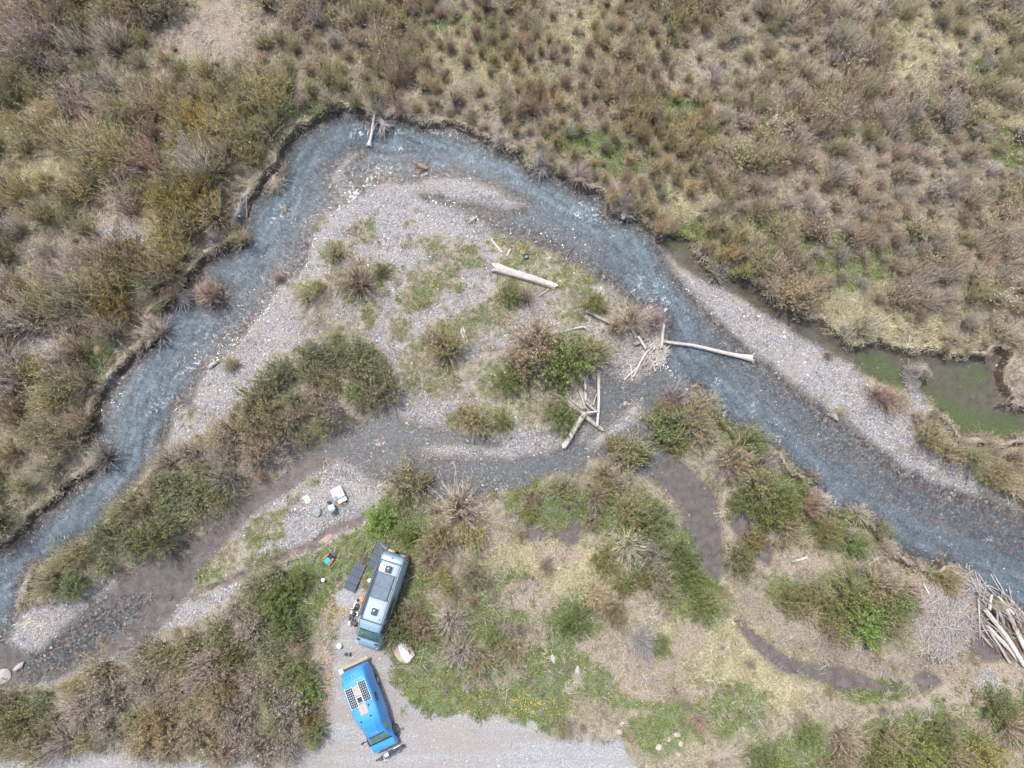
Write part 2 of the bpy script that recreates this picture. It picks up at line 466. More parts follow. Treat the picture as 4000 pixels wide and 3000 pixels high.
# soft patches: (x, y, rx, ry, angle)
GREEN = [(1180,440,110,60,10),(1100,400,80,50),(1300,2350,90,170,-25),(1250,2200,110,90),(1440,2160,120,140,-10),(1570,2100,150,120),(1600,2010,110,80),(1500,2030,90,120),(1620,2250,90,150,-20),
 (1640,2450,130,110),(1600,2600,110,110),(1720,2680,170,90,15),(1900,2740,220,70,8),(2100,2760,150,80,10),(2150,2610,110,80),(2300,2550,90,60),(1830,2600,150,70),
 (2080,1960,110,90),(2200,2000,130,80),(2400,1990,170,120),(2560,2120,130,150),(2660,2230,90,130),(3340,2360,220,120),(3080,2330,90,80),(3050,1950,150,120),(3250,2050,120,120),
 (2680,1640,160,110),(2930,1740,90,110),(3100,1010,130,120),(3270,1050,150,110),(2900,1010,160,70,20),(3560,980,140,100),(2640,420,110,80),(2250,560,140,60),(2450,640,120,60),
 (2740,520,120,70),(1680,90,160,70),(1930,170,60,110),(640,600,60,50),(390,1390,80,80),(530,550,40,50),(3900,560,110,130),(3960,900,70,120),(3850,300,80,60),
 (2750,900,150,60),(3000,860,120,80),(1900,2420,120,90),(2000,2330,160,90),(2240,2440,110,110),(2720,2340,110,100),(3600,2900,260,120),(3150,2960,200,90),(3920,2760,150,110),
 (3420,2700,160,50),(1100,2350,110,120),(2430,2680,200,100),(2750,2760,240,110),(2560,2850,150,80)]
ISLE_GREEN = [(1690,1090,110,60,20),(1640,1150,90,70,20),(1720,960,90,60),(1640,940,60,40),(1830,1010,60,60),(1440,890,25,45),(1445,1220,40,80,-20),(1430,1180,40,30),(1560,1270,40,50),
 (1620,1060,30,25),(1600,870,30,15),(1990,1150,110,70,15),(2050,1010,130,60,-15),(2180,1080,170,80,-20),(2330,1180,90,50),(2240,1240,50,40),(2270,1330,50,80),(1990,960,110,40,-10),
 (1700,1430,150,110,20),(1660,1480,110,50),(1760,1290,120,60,20),(1900,1230,110,60,25),(2080,1430,220,100,15),(2220,1380,190,110),(1960,1500,110,50),(2020,1590,80,50,10),(1870,1640,110,60),
 (1960,1640,70,60),(2200,1640,90,60,-20),(1330,1260,50,20),(1260,1130,90,40,30),(1200,1140,60,60),(1410,1100,110,100),(1310,980,70,50),(1500,1060,60,35,10),(1770,1110,70,30),(1620,1180,90,60,20),
 (900,2190,120,60,35),(820,2240,90,60,35),(980,2120,60,40,35),(1010,2040,60,30,30),(1090,2010,60,30,30),(1080,2070,60,40,30),(1150,1940,40,20,30),(1200,1890,50,25,30),(1050,2180,60,30,30),(2460,1765,85,65),
 (2150,1560,60,30,-15),(2100,1580,60,40),(2560,1600,40,30),(3290,1610,40,25),(3460,1540,90,60,-30),(2530,1650,40,40)]
BARE = [(800,110,190,170,0),(900,40,230,90),(470,890,150,90,-10),(560,950,120,60,-20),(120,1330,130,90,-20),(250,1450,110,60,-30),(950,830,40,60),(1370,380,70,40,-30),(1080,330,70,40),
 (2380,2530,150,60,-10),(2520,2600,200,60,-10),(2700,2480,80,60,40),(3000,2400,170,60,-20),(3250,2540,250,50,-10),(3400,2600,220,50,-12),(3650,2620,150,80),(1330,2440,80,190,-5),(1290,2600,90,110),(1270,2760,90,130),
 (1350,2320,60,60),(3560,1580,90,70,-40),(3920,2630,90,50),(3860,2700,110,60),(2700,320,110,50),(3150,2190,130,50),(3130,2430,100,40,-20),(2190,2160,110,40),(1880,2050,120,90,-20),(2060,2330,120,80),(2950,560,140,60),
 (2750,650,90,40),(3500,420,140,60,20),(1450,360,60,80,30),(3900,2620,80,40),(2600,2680,200,60,-5)]
STRAW = [(2480,60,260,140),(1850,220,200,170),(2700,820,240,120,-30),(2930,920,180,120,-20),(3250,1130,260,120,-20),(3530,1270,260,130,-10),(3600,160,250,160),(3300,1310,170,70),(3750,1300,150,90),
 (2900,2600,300,160,-15),(2750,2480,260,130),(2100,2250,260,120),(2000,2200,170,100),(130,620,260,90),(40,560,110,70),(2250,130,260,120),(3980,500,120,200)]
ISLE_DRY = [(2150,1040,260,90,-20),(2060,1130,190,80,-20),(1950,1230,170,70,20),(1760,1300,190,70,20),(1690,1450,170,110,10),(1290,1170,120,90,35),(1360,1250,120,60),(1200,1150,70,60),(2330,1190,130,60,-25),(1820,1020,110,80),(1650,1130,130,90,15),(1960,1520,160,50),
 (1880,1640,130,70),(2030,1620,110,60),(1420,920,70,50),(1330,990,60,40),(850,2220,170,70,35),(1000,2100,110,50,35),(1250,1270,110,40,-10),(2560,1590,60,50),(1560,1280,70,60),(1400,1110,130,110),(740,1630,40,30,30),(1880,1410,60,60)]
def patches(lst, seed, soft=0.35, z=0.4):
    v = np.zeros(X.shape)
    nz = 0.40 * fbm(X, Y, 2.0, seed, 5) + 0.22 * fbm(X, Y, 0.6, seed + 7, 2)
    for b in lst:
        r = blob(X, Y, b, z)
        m = r < 1.8
        v[m] = np.maximum(v[m], 1 - sstep(1 - soft, 1 + soft, r[m] + nz[m]))
    return v
green = patches(GREEN, 31, 0.45); igreen = patches(ISLE_GREEN, 41, 0.35); idry = patches(ISLE_DRY, 45, 0.6) * np.clip(0.6 + 0.9 * fbm(X, Y, 1.7, 155, 4), 0, 1); bare = patches(BARE, 51, 0.4, 0.6); straw = patches(STRAW, 61, 0.5, 0.6)

gravel = 1 - sstep(-0.1, 0.35, dG)
road = 1 - sstep(-0.1, 0.6, dRoad)
inW = 1 - sstep(-0.12, 0.06, dW)

# heights
meadow_h = 0.80 + 0.16 * fbm(X, Y, 6.0, 71, 3) + 0.07 * fbm(X, Y, 1.1, 81, 3)
road_h = 0.58 + 0.02 * fbm(X, Y, 2.0, 91, 3)
meadow_h = meadow_h * (1 - road) + road_h * road
grav_h = 0.05 + 0.24 * sstep(0, 3.5, dW) + 0.05 * fbm(X, Y, 2.5, 95, 3) + 0.02 * jag2 + 0.13 * igreen
land = grav_h + (meadow_h - grav_h) * sstep(-0.05, 0.7, dG)
trk = 1 - sstep(-0.15, 0.25, dTri + 0.2 * jag)
land = land * (1 - trk) + (0.06 + 0.02 * jag2) * trk
steep = np.where(dG < 0.5, 0.9, np.where(np.minimum(dRiver, dBack) < 0.8, 0.32, 2.2))
land = -0.04 + (land + 0.04) * sstep(0, 1, dW / steep)
main = dRiver < 0
depth = 0.10 + 0.5 * np.exp(-(thal / 2.7) ** 2) + 0.06 * fbm(X, Y, 2.2, 101, 3)
depth = np.where(dRiver < 0.2, depth, np.where(dBack < 0.2, 0.16, np.where(np.minimum(dSide, dSl) < 0.2, 0.13, np.where(dMid < 0.2, 0.15, 0.07))))
bedh = -depth * sstep(0, 1, -dW / np.where(dRiver < 0.2, 1.3, 0.5)) - 0.02
bedh = bedh + np.where((dMid < 0.1) & (dRiver > 0), 0.09 * fbm(X, Y, 0.8, 111, 3) + 0.10 * fbm(X, Y, 3.0, 115, 2), 0.02 * fbm(X, Y, 0.6, 117, 2))
Z = np.where(dW < 0, bedh, land)
edge = np.minimum.reduce([X - XR[0], XR[1] - X, Y - YR[0], YR[1] - Y])
Z = Z * sstep(0, 3, edge) + 0.6 * (1 - sstep(0, 3, edge))
Zg = Z.reshape(ny, nx)

def hz(x, y):
    fx = min(max((x - XR[0]) / (XR[1] - XR[0]) * (nx - 1), 0), nx - 1.001)
    fy = min(max((y - YR[0]) / (YR[1] - YR[0]) * (ny - 1), 0), ny - 1.001)
    i, j = int(fx), int(fy); a, b = fx - i, fy - j
    return float((Zg[j, i] * (1 - a) + Zg[j, i + 1] * a) * (1 - b) + (Zg[j + 1, i] * (1 - a) + Zg[j + 1, i + 1] * a) * b)

def gat(field, x, y):
    i = np.clip(np.rint((np.asarray(x) - XR[0]) / (XR[1] - XR[0]) * (nx - 1)).astype(int), 0, nx - 1)
    j = np.clip(np.rint((np.asarray(y) - YR[0]) / (YR[1] - YR[0]) * (ny - 1)).astype(int), 0, ny - 1)
    return field.reshape(ny, nx)[j, i]

def hzn(x, y):
    fx = np.clip((np.asarray(x) - XR[0]) / (XR[1] - XR[0]) * (nx - 1), 0, nx - 1.001)
    fy = np.clip((np.asarray(y) - YR[0]) / (YR[1] - YR[0]) * (ny - 1), 0, ny - 1.001)
    i, j = fx.astype(int), fy.astype(int); a, b = fx - i, fy - j
    return (Zg[j, i] * (1 - a) + Zg[j, i + 1] * a) * (1 - b) + (Zg[j + 1, i] * (1 - a) + Zg[j + 1, i + 1] * a) * b

def G(fx, fy, dz=0.0):
    """the ground point that the photograph shows at this pixel"""
    p = W(fx, fy, 0.3)
    for _ in range(3):
        p = W(fx, fy, hz(p.x, p.y))
    p.z += dz
    return p

# surface qualities carried to the materials
wet = np.maximum(np.exp(-np.maximum(dW, 0) / 0.35) * 0.9, inW)
imud = np.maximum(1 - sstep(-0.2, 0.3, region(ISLE_PUD, 0.2, 3) + 0.2 * jag), 1 - sstep(-0.2, 0.3, region(ISLE_PUD2, 0.2, 3) + 0.2 * jag))
wet = np.maximum.reduce([wet, trk * 0.8, imud * 0.75])
silt = np.maximum.reduce([1 - sstep(-0.3, 0.3, dSide), 1 - sstep(-0.3, 0.2, dSl), 1 - sstep(-0.3, 0.3, dMud), 1 - sstep(-0.2, 0.3, dPud), 1 - sstep(-0.3, 0.3, dBack), trk, imud])
sidecob = sstep(0.2, 0.8, 1.2 - blob(X, Y, (330, 2480, 420, 110, 32)))
sidecob = np.maximum(sidecob, 1 - sstep(-0.3, 0.3, dMid))
silt = silt * (1 - 0.9 * np.clip(sidecob, 0, 1))
algae = (1 - 0.6 * (dSl < 0)) * patches([(3480,1450,150,60,-30),(3850,1650,170,70,-10),(3700,1500,90,60)], 123, 0.8, 0.0) * 0.45 + (1 - 0.6 * (dSl < 0)) * 0.8 * patches([(3430,1420,90,35,-35),(3500,1480,110,40,-30),(3560,1500,60,30),(3830,1450,60,40,10),(3700,1590,90,40,-30),(3780,1650,120,50,-15),(3930,1670,110,45),(3810,1480,40,50),(2740,2010,60,90),(2660,1960,60,50),(2640,955,40,25)], 121, 0.6, 0.0) * np.maximum(1 - sstep(-0.2, 0.1, dBack), 1 - sstep(-0.2, 0.1, dSl))
ign = igreen * np.clip(0.62 + 0.75 * fbm(X, Y, 1.3, 151, 4), 0, 1)
gmask = np.clip(gravel * (1 - 0.62 * igreen) * (1 - 0.85 * idry), 0, 1)
gmask = np.maximum(gmask, patches([(110,1340,120,80,-25),(230,1450,120,40,-30),(560,940,100,50,-20),(940,830,30,60),(420,1480,60,25,-40),(3850,2650,60,40),(1600,1540,60,80),(480,920,130,60)], 131, 0.5, 0.6) * 0.75)
gr = np.clip(np.maximum(green * (1 - gravel), ign * 0.75), 0, 1)

def fattr(me, name, arr):
    a = me.attributes.new(name, 'FLOAT', 'POINT')
    a.data.foreach_set("value", np.ascontiguousarray(arr, np.float32))

def ground_material():
    t = NT("river_valley_ground")
    pos = t.n("NewGeometry").outputs["Position"]
    A = lambda n: t.attr(n).outputs["Fac"]
    nbig = t.noise(pos, 0.35, 2, dim='2D').outputs[0]
    nmid = t.noise(pos, 1.6, 4, 0.6, dim='2D').outputs[0]
    nfin = t.noise(pos, 7.0, 3, 0.7, dim='2D').outputs[0]
    nblade = t.noise(pos, 24.0, 1, 0.7, dim='2D').outputs[0]
    # meadow: bleached thatch, soil between, fresh green where it grows
    thatch = t.ramp(nfin, [(0.30, (0.22, 0.175, 0.115)), (0.45, (0.37, 0.315, 0.20)), (0.58, (0.50, 0.45, 0.295)), (0.75, (0.60, 0.555, 0.39))])
    litter = t.ramp(nblade, [(0.3, (0.22, 0.18, 0.145)), (0.55, (0.37, 0.315, 0.25)), (0.75, (0.50, 0.45, 0.37))])
    st = t.rng(t.math('ADD', A("straw"), t.math('MULTIPLY', t.math('SUBTRACT', nmid, 0.5), 1.2)), 0.05, 0.6)
    col = t.mix(st, litter, thatch)
    grn = t.ramp(nfin, [(0.3, (0.05, 0.075, 0.022)), (0.5, (0.11, 0.16, 0.05)), (0.7, (0.22, 0.26, 0.10))])
    gf = t.rng(t.math('ADD', A("green"), t.math('MULTIPLY', t.math('SUBTRACT', nmid, 0.5), 0.9)), 0.25, 0.85)
    col = t.mix(t.math('MULTIPLY', gf, 0.8), col, grn)
    # bare silt and earth
    earth = t.ramp(nfin, [(0.25, (0.16, 0.12, 0.09)), (0.5, (0.31, 0.25, 0.19)), (0.75, (0.45, 0.385, 0.30))])
    bf = t.rng(t.math('ADD', A("bare"), t.math('MULTIPLY', t.math('SUBTRACT', nmid, 0.5), 0.8)), 0.25, 0.7)
    col = t.mix(bf, col, earth)
    # river gravel: each stone a cell of its own shade
    v1 = t.vor(pos, 10.0); v2 = t.vor(pos, 18.0)
    sep = t.n("SeparateColor"); t.set(sep.inputs[0], v1.outputs["Color"])
    sep2 = t.n("SeparateColor"); t.set(sep2.inputs[0], v2.outputs["Color"])
    shade = t.math('ADD', t.math('MULTIPLY', sep.outputs[0], 0.6), t.math('MULTIPLY', sep2.outputs[0], 0.4))
    stone = t.ramp(shade, [(0.12, (0.18, 0.173, 0.172)), (0.4, (0.312, 0.302, 0.298)), (0.65, (0.41, 0.398, 0.392)), (0.88, (0.60, 0.585, 0.57))])
    warm = t.ramp(sep.outputs[1], [(0.0, (0.80, 0.90, 1.0)), (0.35, (1, 0.98, 0.98)), (0.75, (1.04, 0.97, 0.94)), (0.9, (1.14, 0.92, 0.84)), (1.0, (1.15, 1.0, 0.75))])
    stone = t.mix(1.0, stone, warm, 'MULTIPLY')
    gap = t.rng(v1.outputs["Distance"], 0.04, 0.075, 1.0, 0.78)
    stone = t.mix(1.0, stone, gap, 'MULTIPLY')
    sand = t.ramp(nfin, [(0.3, (0.26, 0.232, 0.205)), (0.7, (0.40, 0.365, 0.33))])
    mb = t.n("Mapping", ins={"Vector": pos}); mb.inputs["Rotation"].default_value = (0, 0, R(-52)); mb.inputs["Scale"].default_value = (0.28, 1.0, 1)
    braid = t.noise(mb.outputs[0], 0.62, 4, 0.6, 0.5, dim='2D').outputs[0]
    stone = t.mix(t.rng(t.math('ADD', t.math('MULTIPLY', nmid, 0.5), t.math('MULTIPLY', braid, 0.5)), 0.50, 0.60, 0.0, 0.8), stone, sand)
    stone = t.mix(t.rng(braid, 0.30, 0.44, 0.5, 0.0), stone, t.mix(1.0, stone, (0.68, 0.66, 0.64), 'MULTIPLY'))
    gm = t.rng(t.math('ADD', A("gravel"), t.math('MULTIPLY', t.math('SUBTRACT', nfin, 0.5), 0.9)), 0.35, 0.65)
    col = t.mix(gm, col, stone)
    # graded track: crushed pale stone
    rc = t.ramp(t.math('ADD', t.math('MULTIPLY', sep2.outputs[1], 0.5), t.math('MULTIPLY', nfin, 0.5)), [(0.2, (0.24, 0.235, 0.23)), (0.5, (0.335, 0.33, 0.322)), (0.85, (0.50, 0.49, 0.475))])
    mr = t.n("Mapping", ins={"Vector": pos}); mr.inputs["Rotation"].default_value = (0, 0, R(8)); mr.inputs["Scale"].default_value = (0.10, 1.0, 1)
    rut = t.noise(mr.outputs[0], 0.9, 3, 0.55, dim='2D').outputs[0]
    rc = t.mix(t.rng(rut, 0.40, 0.62), rc, t.ramp(nfin, [(0.3, (0.27, 0.24, 0.215)), (0.7, (0.38, 0.345, 0.315))]))
    rm = t.rng(t.math('ADD', A("road"), t.math('MULTIPLY', t.math('SUBTRACT', nmid, 0.5), 0.7)), 0.35, 0.65)
    col = t.mix(rm, col, rc)
    # cut banks: dark damp earth on the steep faces
    nz = t.n("SeparateXYZ"); t.set(nz.inputs[0], t.n("NewGeometry").outputs["True Normal"])
    steep_ = t.math('MULTIPLY', t.rng(nz.outputs[2], 0.86, 0.62), t.math('MULTIPLY', t.math('SUBTRACT', 1.0, A("gravel")), A("bank")))
    col = t.mix(steep_, col, t.ramp(nfin, [(0.3, (0.05, 0.036, 0.026)), (0.7, (0.16, 0.115, 0.085))]))
    # the bed: larger cobbles of mixed rock
    vb = t.vor(pos, 5.2)
    sb = t.n("SeparateColor"); t.set(sb.inputs[0], vb.outputs["Color"])
    bed = t.ramp(t.math('ADD', t.math('MULTIPLY', sb.outputs[0], 0.7), t.math('MULTIPLY', sep.outputs[2], 0.3)), [(0.15, (0.12, 0.115, 0.115)), (0.45, (0.31, 0.295, 0.29)), (0.72, (0.50, 0.47, 0.44)), (0.92, (0.88, 0.82, 0.72))])
    bed = t.mix(1.0, bed, t.ramp(sb.outputs[1], [(0, (0.78, 0.95, 0.98)), (0.55, (1, 1, 1)), (0.8, (1.25, 0.95, 0.78)), (1.0, (1.3, 0.8, 0.62))]), 'MULTIPLY')
    bed = t.mix(1.0, bed, t.rng(vb.outputs["Distance"], 0.07, 0.15, 1.0, 0.5), 'MULTIPLY')
    col = t.mix(A("inwater"), col, bed)
    mud = t.ramp(nmid, [(0.3, (0.20, 0.16, 0.14)), (0.55, (0.30, 0.245, 0.22)), (0.75, (0.40, 0.335, 0.30))])
    mud = t.mix(t.math('MULTIPLY', A("olive"), 0.85), mud, t.ramp(nmid, [(0.3, (0.15, 0.125, 0.07)), (0.7, (0.27, 0.235, 0.14))]))
    sm = t.rng(t.math('ADD', A("silt"), t.math('MULTIPLY', t.math('SUBTRACT', nmid, 0.5), 0.5)), 0.3, 0.7)
    col = t.mix(sm, col, mud)
    al = t.rng(t.math('ADD', A("algae"), t.math('MULTIPLY', t.math('SUBTRACT', nmid, 0.5), 1.6)), 0.3, 1.1)
    col = t.mix(t.math('MULTIPLY', al, 0.9), col, t.ramp(nfin, [(0.3, (0.10, 0.125, 0.03)), (0.7, (0.24, 0.31, 0.06))]))
    # water-darkened stone and earth
    wf = t.rng(t.math('ADD', A("wet"), t.math('MULTIPLY', t.math('SUBTRACT', nfin, 0.5), 0.5)), 0.3, 0.85)
    col = t.mix(t.math('MULTIPLY', wf, 0.85), col, t.mix(1.0, col, (0.52, 0.50, 0.50), 'MULTIPLY'))
    col = t.mix(t.rng(nbig, 0.3, 0.7, 0, 0.25), col, t.mix(1.0, col, (0.82, 0.80, 0.78), 'MULTIPLY'))
    h = t.math('ADD', t.math('MULTIPLY', v1.outputs["Distance"], -1.2), t.math('MULTIPLY', nfin, 0.6))
    p = t.n("BsdfPrincipled", ins={"Base Color": col, "Roughness": t.rng(wf, 0, 1, 0.92, 0.38), "Normal": t.bump(h, 0.7, 0.06)})
    p.inputs["Specular IOR Level"].default_value = 0.3
    return t.end(p.outputs[0])

M_GROUND = ground_material()
idx = np.arange(nx * ny).reshape(ny, nx)
Q = np.stack([idx[:-1, :-1], idx[:-1, 1:], idx[1:, 1:], idx[1:, :-1]], -1).reshape(-1, 4)
gyd, gxd = np.gradient(Zg, gy, gx)
NRM = np.stack([-gxd, -gyd, np.ones_like(Zg)], -1).reshape(-1, 3)
NRM /= np.linalg.norm(NRM, axis=1, keepdims=True)
fc = Q[:, 0]
zone = np.zeros(len(Q), int)                       # 0 meadow ground
zone[(gis + 0.4 * jag < 0.2)[fc]] = 1
zone[(gri + 0.4 * jag < 0.2)[fc]] = 2
zone[(gca + 0.4 * jag < 0.2)[fc]] = 3
zone[(gsp + 0.4 * jag < 0.2)[fc]] = 4
zone[(gle + 0.4 * jag < 0.2)[fc] & (zone == 0)] = 5
zone[(dRoad < 0.2)[fc]] = 6
zone[(dW < -0.1)[fc]] = 7
ZN = {0: ("ground", "straw and green valley meadow with bare earth around the river"), 1: ("gravel_bar", "wide pale gravel island with grass patches inside the river bend"),
      2: ("gravel_bar", "long pale gravel bar between the river and the algae pool"), 3: ("gravel_bar", "small gravel bar carrying the white camp table"),
      4: ("gravel_bar", "white gravel spit pointing into the lower left corner"), 5: ("gravel_bar", "cobble strip along the foot of the lower left thicket"),
      6: ("gravel_road", "pale crushed gravel track and parking pad under both vehicles"), 7: ("riverbed", "cobbled bed under the river and its side channels")}

def sub_grid(name, fsel, zval, attrs, mat, nrm=None):
    f = Q[fsel]
    used, inv = np.unique(f.ravel(), return_inverse=True)
    me = bpy.data.meshes.new(name)
    co = np.stack([X[used], Y[used], zval[used]], 1)
    me.vertices.add(len(used)); me.vertices.foreach_set("co", co.ravel().astype(np.float32))
    me.loops.add(f.size); me.loops.foreach_set("vertex_index", inv.astype(np.int32))
    me.polygons.add(len(f)); me.polygons.foreach_set("loop_start", np.arange(0, f.size, 4, dtype=np.int32))
    me.polygons.foreach_set("use_smooth", np.ones(len(f), bool))
    me.update(calc_edges=True)
    for k, a in attrs.items(): fattr(me, k, a[used])
    if nrm is not None: me.normals_split_custom_set_from_vertices(nrm[used].tolist())
    me.materials.append(mat)
    o = bpy.data.objects.new(name, me); COL.objects.link(o)
    return o

inW_m = inW * np.where((dMid < 0.3) & (dRiver > 0), 0.6, 1.0)
wet_m = np.where((dMid < 0.4) & (dRiver > 0), np.minimum(wet, 0.8), wet)
bank = 1 - sstep(0.8, 2.0, np.minimum(dRiver, dBack))
olive = 1 - sstep(-0.3, 0.4, dBack)
GA = dict(bank=bank, olive=olive, dryg=idry, straw=straw, green=gr, bare=bare, gravel=gmask, road=road, inwater=inW_m, silt=silt, algae=algae, wet=wet_m)
for k in sorted(ZN):
    s = zone == k
    if s.any():
        tag(sub_grid(ZN[k][0], s, Z, GA, M_GROUND, NRM), ZN[k][1], None, None, 'structure')
# beyond the surveyed part the valley floor goes on
far = MB()
a0, a1, b0, b1 = XR[0], XR[1], YR[0], YR[1]; F_ = 2500
far.add([(a0, b0, .6), (a1, b0, .6), (a1, b1, .6), (a0, b1, .6), (-F_, -F_, .6), (F_, -F_, .6), (F_, F_, .6), (-F_, F_, .6)],
        [(4, 5, 1, 0), (5, 6, 2, 1), (6, 7, 3, 2), (7, 4, 0, 3)])
tag(far.build("terrain", M_GROUND), "valley floor stretching away on every side", None, None, 'structure')

# ------------------------------------------------------------------ water
FOAM = [(745,1440,60,14,35),(700,1470,40,12,40),(640,1575,50,22,40),(600,1600,40,16,40),(1108,815,45,26,10),(1080,850,40,22,50),(1480,505,110,20,-5),(1420,520,80,20,10),(1560,520,60,16),(1720,520,80,14,-10),(1560,580,60,16),
 (2300,815,70,16,-25),(2340,860,60,18,-30),(2440,868,60,12,-10),(2250,840,60,22,-30),(2560,1130,30,60,-20),(2600,1190,30,60,-20),(2490,1110,20,50,-30),(2590,1280,18,60),(2790,1570,16,50,-20),(2830,1610,14,40,-20),(2800,1500,20,26),
 (2940,1600,16,30),(2850,1690,20,30),(1330,700,40,10,40),(1260,760,40,14,45),(3040,1710,20,30),(2030,790,50,12,-20),(3860,2100,20,14),(395,1620,10,40,10)]
foam = patches(FOAM, 141, 0.7, 0.0)
fu, fv = flow_coords(X, Y, TH)
fu = np.where(dRiver < 0.5, fu, X * 0.8 + Y * 0.6); fv = np.where(dRiver < 0.5, fv, Y * 0.8 - X * 0.6)
riff = np.clip(0.55 + 0.9 * fbm(fu, fv * 2.5, 9.0, 161, 3), 0, 1)
flow = (0.45 + 0.55 * riff) * np.clip(0.35 + 0.65 * np.exp(-(thal / 4.0) ** 2), 0, 1) * np.where(dRiver < 0.3, 1, np.where(dMid < 0.3, 0.45, 0.1))
turb = np.where(dRiver < 0.3, 1.0, np.where(dMid < 0.3, 1.15, 0.18))
wdepth = np.clip(-Z, 0, 2)

def water_material():
    t = NT("clear_river_water")
    pos = t.n("NewGeometry").outputs["Position"]
    A = lambda n: t.attr(n).outputs["Fac"]
    cu = t.n("CombineXYZ", ins={0: t.math('MULTIPLY', A("fu"), 1.0), 1: t.math('MULTIPLY', A("fv"), 0.55)})
    st = t.n("CombineXYZ", ins={0: t.math('MULTIPLY', A("fu"), 0.28), 1: A("fv")})
    n1 = t.noise(cu.outputs[0], 3.0, 3, 0.62, 0.9, dim='2D').outputs[0]
    n2 = t.noise(pos, 9.0, 1, 0.6, dim='2D').outputs[0]
    n3 = t.noise(st.outputs[0], 1.6, 3, 0.6, 0.3, dim='2D').outputs[0]
    h = t.math('ADD', t.math('MULTIPLY', n1, 1.0), t.math('MULTIPLY', n2, 0.35))
    nb = t.bump(h, t.rng(A("flow"), 0.1, 1, 0.012, 0.9), 0.2)
    d = A("depth")
    body = t.math('SUBTRACT', 1.0, t.math('EXPONENT', t.math('MULTIPLY', d, -1.5)))
    body = t.math('MULTIPLY', body, A("turb"))
    body = t.math('MULTIPLY', body, t.math('MULTIPLY', t.rng(n1, 0.3, 0.7, 0.72, 1.28), t.rng(n3, 0.3, 0.7, 0.6, 1.4)), None, True)  # crest and streak noise paints pale sky reflections of waves into the milkiness
    tint = t.mix(t.rng(d, 0.05, 0.6), (0.95, 0.965, 0.97), (0.70, 0.80, 0.83))
    clear = t.n("BsdfTransparent", ins={"Color": tint})
    milk = t.n("BsdfDiffuse", ins={"Color": t.mix(t.rng(d, 0.1, 0.65), (0.172, 0.19, 0.207), (0.15, 0.195, 0.22)), "Normal": nb})
    s1 = t.n("MixShader", ins={0: body}); t.set(s1.inputs[1], clear.outputs[0]); t.set(s1.inputs[2], milk.outputs[0])
    gl = t.n("BsdfGlossy", ins={"Color": (1, 1, 1), "Roughness": t.rng(A("flow"), 0.1, 0.7, 0.03, 0.10), "Normal": nb})
    fr = t.n("Fresnel", ins={"IOR": 1.33, "Normal": nb})
    s2 = t.n("MixShader", ins={0: t.math('MULTIPLY', fr.outputs[0], 1.0, None, True)}); t.set(s2.inputs[1], s1.outputs[0]); t.set(s2.inputs[2], gl.outputs[0])
    ff = t.noise(cu.outputs[0], 4.2, 4, 0.72, 0.8, dim='2D').outputs[0]
    fl = t.math('MULTIPLY', t.rng(t.math('ADD', t.math('MULTIPLY', ff, 0.75), t.math('MULTIPLY', n3, 0.25)), 0.585, 0.68), t.rng(A("flow"), 0.45, 0.95, 0.0, 0.06))  # flecks on fast water: whitewater, and glints painted in as white colour
    fo = t.rng(t.math('ADD', t.math('MULTIPLY', A("foam"), 0.5), t.math('MULTIPLY', t.math('SUBTRACT', ff, 0.5), 3.6)), 0.55, 1.2)
    fo = t.math('MULTIPLY', t.math('MULTIPLY', fo, t.rng(A("foam"), 0.05, 0.6)), 0.8)
    white = t.n("BsdfDiffuse", ins={"Color": (0.82, 0.86, 0.88)})
    s3 = t.n("MixShader", ins={0: t.math('MULTIPLY', t.math('MAXIMUM', fl, fo), 0.85)}); t.set(s3.inputs[1], s2.outputs[0]); t.set(s3.inputs[2], white.outputs[0])
    return t.end(s3.outputs[0])

M_WATER = water_material()
low = (Z[Q] < 0.01).any(1) & (np.minimum.reduce([dRiver, dMid, dSide, dSl, dBack, dPud, dMud])[Q].min(1) < 0.9)
low |= (Z[Q] < 0.03).any(1) & (dTri[Q].min(1) < -0.1)
wz = np.full(Z.shape, 0.0)
kinds = np.argmin(np.stack([dRiver, dMid, np.minimum(dSide, dTri), np.minimum(dSl, np.minimum(dPud, dMud)), dBack], 1), 1)[fc]
WA = dict(fu=fu, fv=fv, depth=wdepth, foam=foam, flow=flow, turb=turb)
for k, (nm, lb) in enumerate([("river", "clear teal river bending round the gravel island with riffles"), ("shallow_stream", "thin stream spreading over wet cobbles below the island"),
                              ("side_channel", "shallow muddy channel beside the island thicket"), ("slough_water", "still brown water in the sloughs and puddles of the near meadow"),
                              ("pool_water", "still backwater with bright green algae behind the long gravel bar")]):
    s = low & (kinds == k)
    if s.any():
        tag(sub_grid(nm, s, wz, WA, M_WATER), lb, None, None, 'structure')
# ================================================================== VEHICLES
def paint(name, col, metal=0.0, rough=0.32, dust=(0.42, 0.38, 0.34), amount=0.25):
    """car paint with dust lying on it"""
    t = NT(name)
    tc = t.n("TexCoord").outputs["Object"]
    n1 = t.noise(tc, 1.3, 4, 0.6).outputs[0]; n2 = t.noise(tc, 14.0, 3, 0.7).outputs[0]
    f = t.math('MULTIPLY', t.rng(t.math('ADD', n1, t.math('MULTIPLY', n2, 0.4)), 0.5, 1.0), amount)
    c = t.mix(f, t.mix(n1, tuple(x * .93 for x in col), tuple(x * 1.06 for x in col)), dust)
    p = t.n("BsdfPrincipled", ins={"Base Color": c, "Metallic": metal, "Roughness": t.math('ADD', rough, t.math('MULTIPLY', f, 0.5))})
    p.inputs["Coat Weight"].default_value = 0.4; p.inputs["Coat Roughness"].default_value = 0.15
    return t.end(p.outputs[0])
M_SILVER = paint("silver_blue_paint", (0.27, 0.40, 0.475), 0.15, 0.36)
